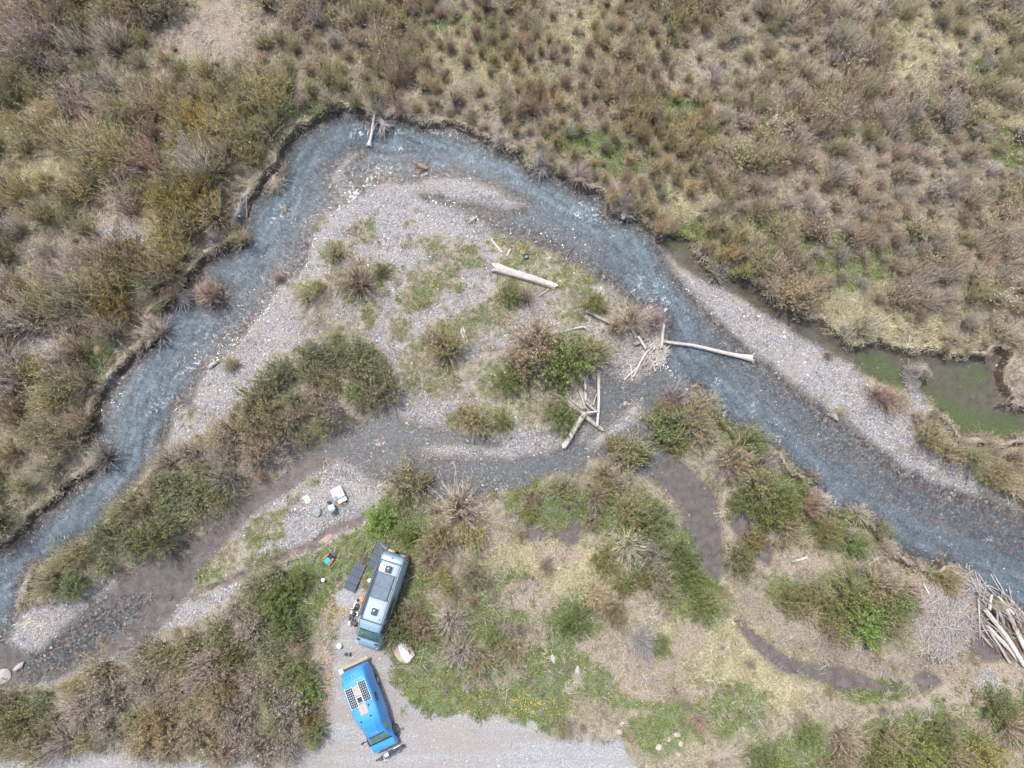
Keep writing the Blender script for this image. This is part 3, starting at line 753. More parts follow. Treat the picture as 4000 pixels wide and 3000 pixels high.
M_ROOFP = paint("dusty_roof_paint", (0.34, 0.42, 0.47), 0.05, 0.5, amount=0.3)
M_BLUE = paint("bright_blue_paint", (0.015, 0.28, 0.72), 0.0, 0.42, (0.22, 0.36, 0.50), 0.35)
M_GLASS = simple("tinted_glass", (0.035, 0.05, 0.05), 0.08, 0.0, 0.2, 2.0, 0.5)
M_SHIELD = simple("windscreen_glass", (0.09, 0.19, 0.155), 0.16, 0.0, 0.35, 2.5, 0.6)
M_BLACK = simple("black_plastic", (0.022, 0.022, 0.025), 0.55)
M_RUBBER = simple("tyre_rubber", (0.05, 0.046, 0.043), 0.85, bump=0.2)
M_ALU = simple("aluminium", (0.55, 0.56, 0.57), 0.35, 0.8)
M_DUSTY = simple("dusty_wheel", (0.42, 0.37, 0.33), 0.7, 0.1)
M_RACK = simple("dark_rack_metal", (0.055, 0.065, 0.085), 0.45, 0.3)
M_PV = simple("solar_glass", (0.022, 0.03, 0.045), 0.35, 0.0, 0.25, 3.0, 0.1, spec=.3)
M_PVG = simple("roof_solar_glass", (0.085, 0.13, 0.165), 0.4, 0.0, 0.25, 4.0, 0.1)
M_DOME = simple("smoked_dome", (0.075, 0.09, 0.11), 0.2, 0.0, 0.1, 3.0, 0.3)
M_WHITE = simple("white_plastic", (0.80, 0.80, 0.79), 0.45, var=0.04)
M_RED = simple("tail_lamp_red", (0.45, 0.03, 0.02), 0.25)
M_AMBER = simple("amber_lens", (0.75, 0.25, 0.05), 0.3)
M_LAMP = simple("lamp_glass", (0.75, 0.76, 0.77), 0.12)
M_WOODP = simple("weathered_plank", (0.36, 0.32, 0.22), 0.85, var=0.3, scale=12)
M_CREAM = simple("sun_bleached_panel", (0.42, 0.345, 0.295), 0.8, var=0.12, scale=6)

class Loft:
    def __init__(self, stations, n=70):
        ks = ['x', 'zb', 'zt', 'wb', 'wt', 'rc', 'cr']
        A = np.array([[s[i] for i in range(7)] for s in stations], float)
        xs = A[:, 0]
        t = np.unique(np.concatenate([np.linspace(xs[0], xs[-1], n), xs]))
        B = np.stack([np.interp(t, xs, A[:, k]) for k in range(7)], 1)
        # gentle smoothing along the length keeps the panels fair
        C = B.copy()
        C[1:-1, 1:] = (B[:-2, 1:] + 2 * B[1:-1, 1:] + B[2:, 1:]) / 4
        self.x = t
        self.P = np.array([self.prof(*r[1:]) for r in C])          # [station, 19, 2]
    @staticmethod
    def prof(zb, zt, wb, wt, rc, cr):
        h = zt - zb; rc = min(rc, h * .3)
        half = [(wb * .96, zb), (wb, zb + .14 * h), (wb, zb + .42 * h), (wb + (wt - wb) * .45, zb + .70 * h)]
        for a in (0, 30, 60, 90):
            half.append((wt - rc + rc * math.cos(R(a)), zt - rc + rc * math.sin(R(a))))
        half += [(wt * .5, zt + cr * .75), (0, zt + cr)]
        return half + [(-y, z) for y, z in half[-2::-1]]            # t = 0 left sill ... 9 ridge ... 18 right sill
    def at(self, x, t):
        i = int(np.clip(np.searchsorted(self.x, x) - 1, 0, len(self.x) - 2)); a = (x - self.x[i]) / (self.x[i + 1] - self.x[i]); a = min(max(a, 0), 1)
        t = min(max(t, 0), 17.999); j = int(t); b = t - j
        q = (self.P[i, j] * (1 - b) + self.P[i, j + 1] * b) * (1 - a) + (self.P[i + 1, j] * (1 - b) + self.P[i + 1, j + 1] * b) * a
        return Vector((x, q[0], q[1]))
    def nrm(self, x, t):
        e = .02
        a = self.at(min(x + e, self.x[-1]), t) - self.at(max(x - e, self.x[0]), t); b = self.at(x, t + .08) - self.at(x, t - .08)
        return (a.cross(b)).normalized() * -1 if (a.cross(b)).dot(Vector((0, 0, 1)) if 4 < t < 14 else Vector((0, 1 if t < 9 else -1, 0))) < 0 else a.cross(b).normalized()
    def body(self):
        m = MB(); n = 19
        V = [(x, p[0], p[1]) for x, pr in zip(self.x, self.P) for p in pr]
        F = []
        for i in range(len(self.x) - 1):
            for j in range(n - 1): F.append((i * n + j, i * n + j + 1, (i + 1) * n + j + 1, (i + 1) * n + j))
            F.append((i * n + n - 1, i * n, (i + 1) * n, (i + 1) * n + n - 1))
        F.append(tuple(range(n - 1, -1, -1))); F.append(tuple((len(self.x) - 1) * n + j for j in range(n)))
        return m.add(V, F)
    def patch(self, c, off=.012, nu=10, nv=10, thick=.02):
        """a curved pane lying on the body; c = four (x, t) corners in order"""
        m = MB(); V = []; F = []
        for i in range(nu + 1):
            for j in range(nv + 1):
                u, v = i / nu, j / nv
                x = (c[0][0] * (1 - u) + c[1][0] * u) * (1 - v) + (c[3][0] * (1 - u) + c[2][0] * u) * v
                t = (c[0][1] * (1 - u) + c[1][1] * u) * (1 - v) + (c[3][1] * (1 - u) + c[2][1] * u) * v
                V.append(self.at(x, t) + self.nrm(x, t) * off)
        k = len(V)
        for i in range(nu + 1):
            for j in range(nv + 1):
                V.append(V[i * (nv + 1) + j] - Vector((0, 0, 0)) - self.nrm(*self._xt(c, i / nu, j / nv)) * thick)
        g = lambda i, j: i * (nv + 1) + j
        for i in range(nu):
            for j in range(nv): F.append((g(i, j), g(i + 1, j), g(i + 1, j + 1), g(i, j + 1)))
        rim = [g(i, 0) for i in range(nu)] + [g(nu, j) for j in range(nv)] + [g(i, nv) for i in range(nu, 0, -1)] + [g(0, j) for j in range(nv, 0, -1)]
        for a, b in zip(rim, rim[1:] + rim[:1]): F.append((a, b, b + k, a + k))
        return m.add(V, F)
    @staticmethod
    def _xt(c, u, v):
        return ((c[0][0] * (1 - u) + c[1][0] * u) * (1 - v) + (c[3][0] * (1 - u) + c[2][0] * u) * v, (c[0][1] * (1 - u) + c[1][1] * u) * (1 - v) + (c[3][1] * (1 - u) + c[2][1] * u) * v)

def wheel(parent, x, y, r, w):
    t = MB(); M = Matrix.Rotation(R(90), 3, 'X')
    t.torus((0, 0, 0), r - w * .42, w * .46, 26, 10, M)
    o = t.build("wheel", M_RUBBER, parent, 60, (x, y, r))
    s = 1 if y > 0 else -1
    m = MB(); m.disc((0, s * w * .28, 0), r * .66, w * .3, 20, 'Y')
    rim = m.build("rim", M_DUSTY, o, 40)
    h = MB(); h.disc((0, s * w * .46, 0), r * .18, .05, 12, 'Y')
    for a in range(5): h.box((r * .38 * math.cos(a * 1.257), s * w * .44, r * .38 * math.sin(a * 1.257)), (r * .42, .03, r * .1), Euler((0, -a * 1.257, 0)))
    h.build("hub", M_ALU, o, 40)
    return o

def heading(rear, front, z):
    a, b = W(*rear, z), W(*front, z)
    d = b - a
    return (a + b) / 2, math.atan2(d.y, d.x), d.length

# ---- silver camper van
c0, az, ln = heading((1557, 2168), (1440, 2516), 1.0)
van = empty("camper_van", (c0.x, c0.y, hz(c0.x, c0.y)), az)
tag(van, "silver blue high-roof camper van with roof rack and solar panel", "van")
Lv = Loft([(-3.45, .50, 2.30, .86, .70, .20, .02), (-3.40, .42, 2.50, .94, .76, .22, .03), (-3.28, .38, 2.66, .98, .82, .22, .04), (-3.0, .36, 2.72, 1.0, .85, .20, .04),
           (-1.0, .36, 2.74, 1.01, .86, .18, .04), (1.25, .36, 2.74, 1.01, .86, .18, .04), (1.70, .36, 2.68, 1.0, .83, .24, .05), (2.02, .36, 2.50, 1.0, .78, .28, .06), (2.22, .36, 2.28, 1.0, .77, .26, .06),
           (2.70, .36, 1.56, 1.0, .80, .18, .06), (2.80, .36, 1.40, 1.0, .84, .14, .05), (3.10, .34, 1.26, .97, .82, .16, .04), (3.32, .34, 1.10, .90, .72, .18, .03), (3.44, .36, .92, .80, .60, .16, .02), (3.49, .42, .78, .70, .52, .12, .01)])
b = Lv.body().build("body", M_SILVER, van, 40)
Lv.patch([(-3.0, 7.4), (1.30, 7.4), (1.30, 10.6), (-3.0, 10.6)], .006, 20, 8, .004).build("roof_skin", M_ROOFP, van, 40)
ws = Lv.patch([(2.06, 6.0), (2.70, 5.4), (2.70, 12.6), (2.06, 12.0)], .014, 8, 16).build("windscreen", M_SHIELD, van, 60)
Lv.patch([(1.99, 5.9), (2.06, 5.9), (2.06, 12.1), (1.99, 12.1)], .015, 2, 16).build("seal", M_BLACK, ws, 60)
Lv.patch([(2.70, 5.2), (2.77, 5.2), (2.77, 12.8), (2.70, 12.8)], .015, 2, 16).build("seal", M_BLACK, ws, 60)
for s in (5.15, 12.35):
    Lv.patch([(2.14, s + .5 if s < 9 else s - .2), (2.70, s), (2.70, s + .35), (2.14, s + .75 if s < 9 else s + .1)], .0155, 6, 2).build("pillar_trim", M_BLACK, ws, 60)
m = MB(); m.box((2.24, 0, 2.30), (.10, .22, .05)); m.build("camera_housing", M_BLACK, ws)
for sy in (1, -1):
    m = MB(); m.tube([(2.66, sy * .55, 1.70), (2.62, sy * .05, 1.79)], .014, 5); m.build("wiper", M_BLACK, ws)
    Lv.patch([(2.93, 9 - sy * 3.3), (3.06, 9 - sy * 3.4), (3.06, 9 - sy * 1.6), (2.95, 9 - sy * 1.4)], .012, 4, 8).build("hood_vent", M_BLACK, van, 60)
    Lv.patch([(3.22, 9 - sy * 4.6), (3.43, 9 - sy * 4.9), (3.43, 9 - sy * 6.2), (3.22, 9 - sy * 6.3)], .012, 6, 6).build("headlight", M_LAMP, van, 60)
    tw = lambda a, b_: (a, b_) if sy > 0 else (a, 18 - b_)
    Lv.patch([tw(1.35, 2.35), tw(2.10, 2.35), tw(2.02, 3.75), tw(1.35, 3.75)], .012, 8, 6).build("side_window", M_GLASS, van, 60)
    Lv.patch([tw(-0.62, 2.5), tw(1.02, 2.5), tw(1.02, 3.75), tw(-0.62, 3.75)], .012, 10, 6).build("side_window", M_GLASS, van, 60)
    Lv.patch([tw(-3.44, 1.5), tw(-3.22, 1.5), tw(-3.22, 3.0), tw(-3.44, 3.0)], .015, 4, 6).build("tail_light", M_RED, van, 60)
    m = MB(); m.box((0, sy * .14, 0), (.12, .20, .26), None, .03); m.box((.02, 0, -.05), (.06, .16, .05))
    m.build("mirror", M_BLACK, van, 40, (2.20, sy * 1.07, 1.45))
    Lv.patch([tw(-3.1, 2.02), tw(2.9, 2.02), tw(2.9, 2.22), tw(-3.1, 2.22)], .012, 40, 2, .012).build("side_trim", M_SILVER, van, 60)
    for xx in (2.45, -1.75):
        wheel(van, xx, sy * .93, .37, .26)
        m = MB(); m.tube([(xx + .46 * math.cos(a), sy * 1.025, .40 + .46 * math.sin(a)) for a in np.linspace(-.2, 3.34, 14)], .035, 6); m.build("wheel_arch", M_BLACK, van, 50)
for sy in (0, 1):
    tw = lambda a, b_: (a, b_) if sy == 0 else (a, 18 - b_)
    for xs in (1.22, 2.16, -.75, -3.05):
        Lv.patch([tw(xs, .4), tw(xs + .022, .4), tw(xs + .022, 4.6), tw(xs, 4.6)], .004, 2, 14, .006).build("door_seam", M_BLACK, van)
for t_ in (7.7, 8.2, 8.7, 9.3, 9.8, 10.3):
    Lv.patch([(-2.95, t_), (1.25, t_), (1.25, t_ + .12), (-2.95, t_ + .12)], .016, 20, 2, .012).build("roof_rib", M_ROOFP, van, 60)
Lv.patch([(2.82, 4.6), (2.845, 4.6), (2.845, 13.4), (2.82, 13.4)], .004, 2, 16, .006).build("hood_seam", M_BLACK, van)
# roof fittings
zr = 2.80
rk = MB()
for sy in (1, -1):
    rk.box((-.80, sy * .76, zr + .06), (4.25, .05, .07))
for xx in (1.33, -2.93): rk.box((xx, 0, zr + .06), (.07, 1.56, .08))
for xx in (-2.05, -.35, -1.2): rk.box((xx, 0, zr + .05), (.05, 1.5, .05))
rk.build("roof_rack", M_RACK, van)
m = MB(); m.box((-.80, -.90, zr + .01), (3.9, .16, .15), None, .03); m.build("awning", M_RACK, van, 40)
m = MB(); m.box((-.80, .80, zr + .0), (4.1, .035, .05)); m.build("light_rail", M_ALU, van)
pv = MB(); pv.box((-1.16, -.03, zr + .12), (1.72, 1.16, .035)); pv = pv.build("solar_panel", M_PVG, van)
for q in ((-1.16, .56), (-1.16, -.62)):
    m = MB(); m.box((q[0], q[1], zr + .125), (1.76, .03, .05)); m.build("panel_frame", M_RACK, pv)
for xx in (-.28, -1.16, -2.04):
    m = MB(); m.box((xx, -.03, zr + .146), (.03, 1.16, .016)); m.build("panel_frame", M_RACK, pv)
for xx in (.62, -2.42):
    m = MB(); m.box((xx, .02, zr + .03), (.54, .48, .06), None, .03)
    fan = m.build("roof_vent", M_WHITE, van, 40)
    d = MB(); d.box((xx, .02, zr + .12), (.50, .44, .11), None, .05); d.build("lid", M_DOME, fan, 50)
m = MB(); m.box((-2.42, -.46, zr + .09), (.46, .42, .03)); m.build("white_hatch", M_WHITE, van)
m = MB(); m.box((1.05, .52, zr + .03), (.06, .08, .08), None, .02); m.build("antenna", M_BLACK, van)
m = MB(); m.box((1.86, 0, 2.66), (.06, .05, .06), None, .015); m.build("antenna", M_BLACK, van)
m = MB(); m.box((-3.2, 0, 2.74), (.10, .14, .07), None, .02); m.build("brake_lamp", M_RED, van)
m = MB(); m.box((-3.50, 0, .52), (.16, 1.7, .16), None, .04); m.build("rear_bumper", M_BLACK, van, 40)
m = MB()
for sy in (.35, .72): m.tube([(-3.47, sy, .9), (-3.53, sy, 1.1), (-3.50, sy, 2.2), (-3.40, sy, 2.55)], .018, 6)
for z in (1.2, 1.5, 1.8, 2.1): m.tube([(-3.52, .35, z), (-3.52, .72, z)], .015, 6)
m.build("ladder", M_ALU, van)
m = MB(); m.tube([(-3.50, -.42, 1.30), (-3.66, -.42, 1.30)], .30, 22); m.build("spare_cover", M_CREAM, van, 40)
m = MB(); m.box((0, 0, .42), (6.2, 1.7, .2)); m.build("chassis", M_BLACK, van)

# ---- blue pickup with a moulded camper body
c1, az, ln = heading((1398, 2608), (1508, 2902), 0.9)
trk_ = empty("pickup_camper", (c1.x, c1.y, hz(c1.x, c1.y)), az)
tag(trk_, "bright blue pickup camper with two white-framed solar panels on its roof", "camper truck")
Lt = Loft([(-2.98, .70, 1.75, .80, .62, .25, .02), (-2.94, .60, 2.02, .92, .76, .28, .03), (-2.72, .52, 2.32, 1.0, .84, .26, .04), (-2.38, .48, 2.58, 1.03, .87, .14, .03), (-2.30, .48, 2.62, 1.03, .88, .12, .03), (-1.0, .46, 2.66, 1.04, .90, .14, .05),
           (.20, .46, 2.64, 1.04, .88, .20, .06), (.55, .46, 2.60, 1.03, .84, .28, .07), (.85, .46, 2.50, .97, .76, .34, .08), (1.15, .46, 2.34, .94, .70, .34, .08), (1.60, .46, 2.06, .93, .69, .30, .08), (1.72, .46, 1.97, .93, .69, .26, .08),
           (2.30, .46, 1.40, .93, .78, .12, .05), (2.38, .46, 1.26, .93, .86, .08, .04), (2.80, .44, 1.15, .93, .87, .08, .03), (2.93, .44, 1.08, .92, .84, .10, .02), (2.98, .48, .92, .88, .80, .08, .01)], 90)
Lt.body().build("body", M_BLUE, trk_, 32)
ws = Lt.patch([(1.76, 6.2), (2.27, 5.4), (2.27, 12.6), (1.76, 11.8)], .014, 8, 16).build("windscreen", M_SHIELD, trk_, 60)
Lt.patch([(1.70, 6.0), (1.77, 6.0), (1.77, 12.0), (1.70, 12.0)], .015, 2, 16).build("seal", M_BLACK, ws, 60)
Lt.patch([(2.26, 5.1), (2.39, 5.1), (2.39, 12.9), (2.26, 12.9)], .015, 3, 16).build("seal", M_BLACK, ws, 60)
for sy in (1, -1):
    tw = lambda a, b_: (a, b_) if sy > 0 else (a, 18 - b_)
    Lt.patch([tw(1.02, 2.55), tw(1.86, 2.55), tw(1.72, 4.0), tw(1.02, 4.1)], .012, 8, 6).build("side_window", M_SHIELD, trk_, 60)
    Lt.patch([tw(-.95, 2.7), tw(-.30, 2.7), tw(-.30, 3.55), tw(-.95, 3.55)], .012, 8, 6).build("side_window", M_GLASS, trk_, 60)
    m = MB(); m.tube([(0, 0, 0), (.02, sy * .20, .03)], .025, 6); m.box((.02, sy * .32, .06), (.10, .22, .28), None, .03); m.build("mirror", M_BLACK, trk_, 40, (1.95, sy * .93, 1.32))
    Lt.patch([tw(2.86, 1.6), tw(2.97, 1.6), tw(2.97, 3.6), tw(2.86, 3.6)], .014, 3, 4).build("corner_lamp", M_AMBER, trk_, 60)
    for xx in (2.18, -1.45):
        wheel(trk_, xx, sy * (1.0 if xx > 0 else .95), .40, .27)
        m = MB(); m.tube([(xx + .48 * math.cos(a), sy * .95, .42 + .48 * math.sin(a)) for a in np.linspace(-.1, 3.24, 14)], .03, 6); m.build("wheel_arch", M_BLACK, trk_, 50)
    m = MB(); m.box((-2.9, sy * .93, 1.02), (.06, .07, .10), None, .02); m.build("marker_lamp", M_LAMP, trk_)
for sy in (0, 1):
    tw = lambda a, b_: (a, b_) if sy == 0 else (a, 18 - b_)
    for xs in (.92, 1.98):
        Lt.patch([tw(xs, .4), tw(xs + .022, .4), tw(xs + .022, 4.2), tw(xs, 4.2)], .004, 2, 14, .006).build("door_seam", M_BLACK, trk_)
    Lt.patch([tw(2.42, 4.3), tw(2.93, 4.3), tw(2.93, 4.42), tw(2.42, 4.42)], .004, 8, 2, .006).build("hood_seam", M_BLACK, trk_)
Lt.patch([(-2.37, 4.0), (-2.345, 4.0), (-2.345, 14.0), (-2.37, 14.0)], .004, 2, 16, .006).build("roof_seam", M_RACK, trk_)
zr = 2.71
for yy, x0, nm in ((.50, -1.42, 1), (-.50, -1.28, 0)):
    m = MB(); m.box((x0, yy, zr + .03), (1.36, .56, .03)); p = m.build("solar_panel", M_WHITE, trk_)
    m = MB()
    for i in range(9):
        for j in range(4):
            cx, cyy, h = x0 - .60 + i * .15, yy - .195 + j * .13, .075
            k = .021
            m.add([(cx - .071 + k, cyy - .0615, zr + .049), (cx + .071 - k, cyy - .0615, zr + .049), (cx + .071, cyy - .0615 + k, zr + .049), (cx + .071, cyy + .0615 - k, zr + .049), (cx + .071 - k, cyy + .0615, zr + .049), (cx - .071 + k, cyy + .0615, zr + .049), (cx - .071, cyy + .0615 - k, zr + .049), (cx - .071, cyy - .0615 + k, zr + .049)], [tuple(range(8))])
    tag(m.build("solar_cells", M_PV, p), kind='stuff')
    for sx in (-1, 1):
        for s2 in (-1, 1):
            m = MB(); m.box((x0 + sx * .70, yy + s2 * .24, zr + .02), (.08, .06, .05)); m.build("bracket", M_WHITE, p)
m = MB(); m.box((-.98, 0, zr + .03), (.44, .42, .08), None, .02); h_ = m.build("roof_hatch", M_WHITE, trk_, 40)
m = MB(); m.box((-.98, 0, zr + .085), (.36, .34, .05), None, .02); m.build("lid", M_GLASS, h_, 40)
m = MB(); m.box((-.32, -.02, zr + .014), (.70, .56, .02)); m.build("patch_panel", M_CREAM, trk_)
m = MB(); m.box((-1.62, 0, zr - .012), (.66, .42, .02)); m.build("patch_panel", M_CREAM, trk_)
for (xx, yy) in ((.28, .30), (.42, -.46)):
    m = MB(); m.disc((xx, yy, zr - .005), .065, .05, 14); m.build("roof_cap", M_BLACK, trk_, 40)
m = MB(); m.box((-.42, .42, zr + .02), (.18, .07, .08), None, .02); m.build("roof_cap", M_BLACK, trk_)
for yy in (-.5, -.22, .05):
    m = MB(); m.disc((-2.58, yy, 2.50), .035, .05, 10); m.build("vent_cap", M_BLACK, trk_, 40)
for yy in (-.22, 0, .18):
    m = MB(); m.box((1.50, yy, 2.22), (.08, .05, .04), None, .01); m.build("cab_lamp", M_AMBER, trk_)
Lt.patch([(-2.93, 6.0), (-2.42, 6.6), (-2.42, 11.4), (-2.93, 12.0)], .010, 8, 10).build("rear_panel", M_BLUE, trk_, 60)
m = MB(); m.box((-3.22, .02, .78), (.22, 2.02, .05)); m.build("rear_step", M_WOODP, trk_)
m = MB(); m.box((-3.05, 0, .66), (.20, 1.9, .14)); m.build("rear_bumper", M_BLACK, trk_)
m = MB(); m.box((3.02, 0, .62), (.10, 1.75, .18), None, .03); m.build("front_bumper", M_ALU, trk_, 40)
m = MB(); m.box((0, 0, .50), (5.4, 1.6, .2)); m.build("chassis", M_BLACK, trk_)
# ================================================================== CAMP THINGS
M_ORANGE = simple("orange_cloth", (0.72, 0.20, 0.06), 0.85)
M_TEAL = simple("teal_cloth", (0.03, 0.42, 0.50), 0.85)
M_NAVY = simple("navy_cloth", (0.035, 0.035, 0.075), 0.9)
M_GREYC = simple("grey_canvas", (0.20, 0.25, 0.29), 0.9, var=0.15)
M_PALEC = simple("pale_grey_canvas", (0.48, 0.54, 0.56), 0.9)
M_DARKC = simple("charcoal_cloth", (0.05, 0.055, 0.06), 0.9, var=0.3, bump=0.4)
M_TARP = simple("crumpled_white_sheet", (0.72, 0.74, 0.76), 0.4, var=0.12, scale=5, bump=0.5)
M_CLOTH = simple("cream_cloth", (0.72, 0.62, 0.46), 0.9, var=0.1)
M_SANDST = simple("tan_sandstone", (0.40, 0.30, 0.22), 0.9, var=0.25, scale=3, bump=0.6)
M_PALEST = simple("pale_boulder", (0.42, 0.375, 0.33), 0.9, var=0.2, scale=4, bump=0.6)
M_GREYST = simple("grey_rock", (0.30, 0.31, 0.32), 0.85, var=0.45, scale=5, bump=0.8)
M_ASH = simple("ash_and_charcoal", (0.10, 0.095, 0.10), 0.95, var=0.6, scale=9)
M_LIME = simple("green_plastic", (0.34, 0.46, 0.33), 0.5)
M_SKIN = simple("skin", (0.52, 0.30, 0.20), 0.6)
M_JACKET = simple("orange_brown_jacket", (0.55, 0.24, 0.08), 0.85, var=0.15)
M_TROUSER = simple("dark_trousers", (0.045, 0.045, 0.05), 0.9)
M_BROWNB = simple("orange_crate_plastic", (0.40, 0.17, 0.06), 0.7, var=0.25)

def at_px(fx, fy, dz=0.0, h=0.0):
    """ground position under something whose top (height h above ground) shows at the pixel"""
    p = G(fx, fy)
    if h:
        z = hz(p.x, p.y)
        for _ in range(3):
            p = W(fx, fy, z + h); z = hz(p.x, p.y)
        p.z = z
    p.z += dz
    return p
def ang(f0, f1, z=0.5):
    a, b = W(*f0, z), W(*f1, z)
    return math.atan2(b.y - a.y, b.x - a.x)

# folding solar panels, four leaves each, propped low over the ground
def folding_panel(name, near, farp, wide, label):
    a, b = W(*near, .75), W(*farp, .75)
    c = (a + b) / 2; L = (b - a).length; g = hz(c.x, c.y)
    o = empty(name, (c.x, c.y, g), math.atan2(b.y - a.y, b.x - a.x))
    tag(o, label, "solar panel", "folding solar panels beside the van")
    for i in range(4):
        m = MB(); m.box((-L / 2 + L * (i + .5) / 4, 0, .16 + .012 * (i % 2)), (L / 4 - .02, wide, .02), Euler((0, R(2 if i % 2 else -2), 0)))
        lf = m.build("leaf", M_PVL, o)
        m = MB()
        for j in range(4): m.box((-L / 2 + L * (i + .5) / 4, -wide / 2 + wide * (j + .5) / 4, .171 + .012 * (i % 2)), (L / 4 - .07, wide / 4 - .03, .004), Euler((0, R(2 if i % 2 else -2), 0)))
        m.build("cell_strip", M_PVC, lf)
    for i in range(3):
        m = MB(); m.box((-L / 2 + L * (i + 1) / 4, 0, .165), (.03, wide, .012)); m.build("hinge", M_BLACK, o)
    for sx in (-1, 1):
        for sy in (-1, 1):
            m = MB(); m.tube([(sx * L * .42, sy * wide * .42, -.02), (sx * L * .40, sy * wide * .40, .155)], .012, 6); m.build("leg", M_ALU, o)
M_PVL = simple("grey_panel_cloth", (0.06, 0.07, 0.09), 0.7, var=0.1, spec=.2)
M_PVC = simple("grey_solar_film", (0.085, 0.10, 0.125), 0.6, var=0.12, scale=20, spec=.25)
folding_panel("folding_solar_panel", (1364, 2305), (1414, 2196), .88, "grey four-fold solar panel lying clear of the van on the gravel")
folding_panel("folding_solar_panel", (1458, 2222), (1498, 2118), .88, "grey four-fold solar panel tucked against the van's rear corner")

# camp table with a smaller table beside it
def table(fx, fy, w, d, h, rz, label, name, splits=1):
    p = at_px(fx, fy, 0, h)
    o = empty(name, p, rz); tag(o, label, "table")
    for i in range(splits):
        m = MB(); m.box((-w / 2 + w * (i + .5) / splits, 0, h), (w / splits - .015, d, .03), None, .01); m.build("table_top", M_WHITE, o, 40)
    for sx in (-1, 1):
        for sy in (-1, 1):
            m = MB(); m.tube([(sx * w * .45, sy * d * .45, -.02), (sx * w * .42, sy * d * .42, h - .01)], .014, 6); m.build("leg", M_ALU, o)
    return o
ra = ang((1293, 1915), (1330, 1895))
tb = table(1318, 1925, .86, .84, .70, ra, "large square white folding camp table on the gravel bar", "camp_table")
tb2 = table(1336, 1952, .70, .36, .45, ra, "small white camp table at the corner of the large table", "camp_table", 2)
def on_table(t, x, y, name, mb, mat, label, cat, h):
    v = t.matrix_basis @ Vector((x, y, h))
    return tag(mb.build(name, mat, None, 40, v, (0, 0, t.rotation_euler.z)), label, cat)
on_table(tb, -.25, -.28, "frying_pan", MB().tube([(0, 0, 0), (0, 0, .05)], [.13, .15], 20).tube([(-.14, 0, .04), (-.34, -.04, .06)], .012, 6), M_GREYC, "round dark blue-grey pan on the white camp table", "pan", .717)
on_table(tb, -.02, .30, "notebook", MB().box((0, 0, .012), (.12, .16, .02)), M_PALEC, "grey box at the far edge of the white camp table", "box", .717)
on_table(tb, .05, .02, "marker_pen", MB().tube([(-.06, -.04, .012), (.06, .05, .012)], .012, 6), M_RED, "red pen lying in the middle of the white camp table", "pen", .717)
on_table(tb, -.28, .02, "napkin", MB().box((0, 0, .004), (.16, .2, .006)), M_CLOTH, "cream napkin on the white camp table", "napkin", .717)
on_table(tb2, .06, .06, "cup", MB().tube([(0, 0, 0), (0, 0, .1)], [.04, .05], 14), M_PALEC, "pale grey cup on the small camp table", "cup", .467)

# grey folding chair at the table
p = at_px(1293, 1983, 0, .5)
ch = empty("folding_chair", p, ang((1300, 1990), (1290, 1965)) - R(90)); tag(ch, "grey canvas folding chair beside the white camp table", "chair")
m = MB(); m.box((0, 0, .42), (.50, .46, .03), Euler((R(4), 0, 0)), .01); m.build("seat", M_PALEC, ch, 40)
m = MB(); m.box((0, -.30, .62), (.52, .05, .44), Euler((R(22), 0, 0)), .015); m.build("backrest", M_GREYC, ch, 40)
for sx in (-1, 1):
    m = MB(); m.tube([(sx * .27, -.26, -.02), (sx * .26, .20, .42), (sx * .26, .24, .60)], .014, 6); m.build("leg", M_BLACK, ch)
    m = MB(); m.tube([(sx * .27, .26, -.02), (sx * .26, -.22, .42), (sx * .26, -.42, .86)], .014, 6); m.build("leg", M_BLACK, ch)
    m = MB(); m.box((sx * .29, 0, .61), (.06, .46, .025), None, .008); m.build("armrest", M_GREYC, ch)
# small black stool
p = at_px(1285, 1962, 0, .35)
st = empty("camp_stool", p, .5); tag(st, "small black camp stool behind the grey chair", "stool")
m = MB(); m.box((0, 0, .34), (.26, .24, .02), None, .008); m.build("seat", M_DARKC, st)
for sx in (-1, 1):
    for sy in (-1, 1):
        m = MB(); m.tube([(sx * .13, sy * .12, -.02), (-sx * .11, sy * .11, .34)], .01, 5); m.build("leg", M_BLACK, st)
# orange and teal low lounge chair
p = at_px(1283, 2183, 0, .3)
lc = empty("beach_chair", p, ang((1296, 2168), (1270, 2195)) - R(90)); tag(lc, "low orange beach chair with a navy seat and a teal towel", "chair")
m = MB(); m.box((0, -.10, .20), (.44, .42, .03), Euler((R(-8), 0, 0)), .01); m.build("seat", M_NAVY, lc)
m = MB(); m.box((0, -.40, .42), (.44, .04, .46), Euler((R(35), 0, 0)), .01); m.build("backrest", M_NAVY, lc)
m = MB(); m.tube([(-.25, -.52, .62), (.25, -.52, .62)], .022, 8); m.build("top_bar", M_CREAM, lc)
for sx in (-1, 1):
    m = MB(); m.box((sx * .29, .02, .36), (.09, .62, .03), Euler((R(-4), 0, sx * R(-8))), .012); m.build("armrest", M_ORANGE, lc)
    m = MB(); m.tube([(sx * .26, .30, -.02), (sx * .27, .28, .35)], .015, 6); m.build("leg", M_ORANGE, lc)
    m = MB(); m.tube([(sx * .26, -.30, -.02), (sx * .25, -.52, .62)], .015, 6); m.build("leg", M_ORANGE, lc)
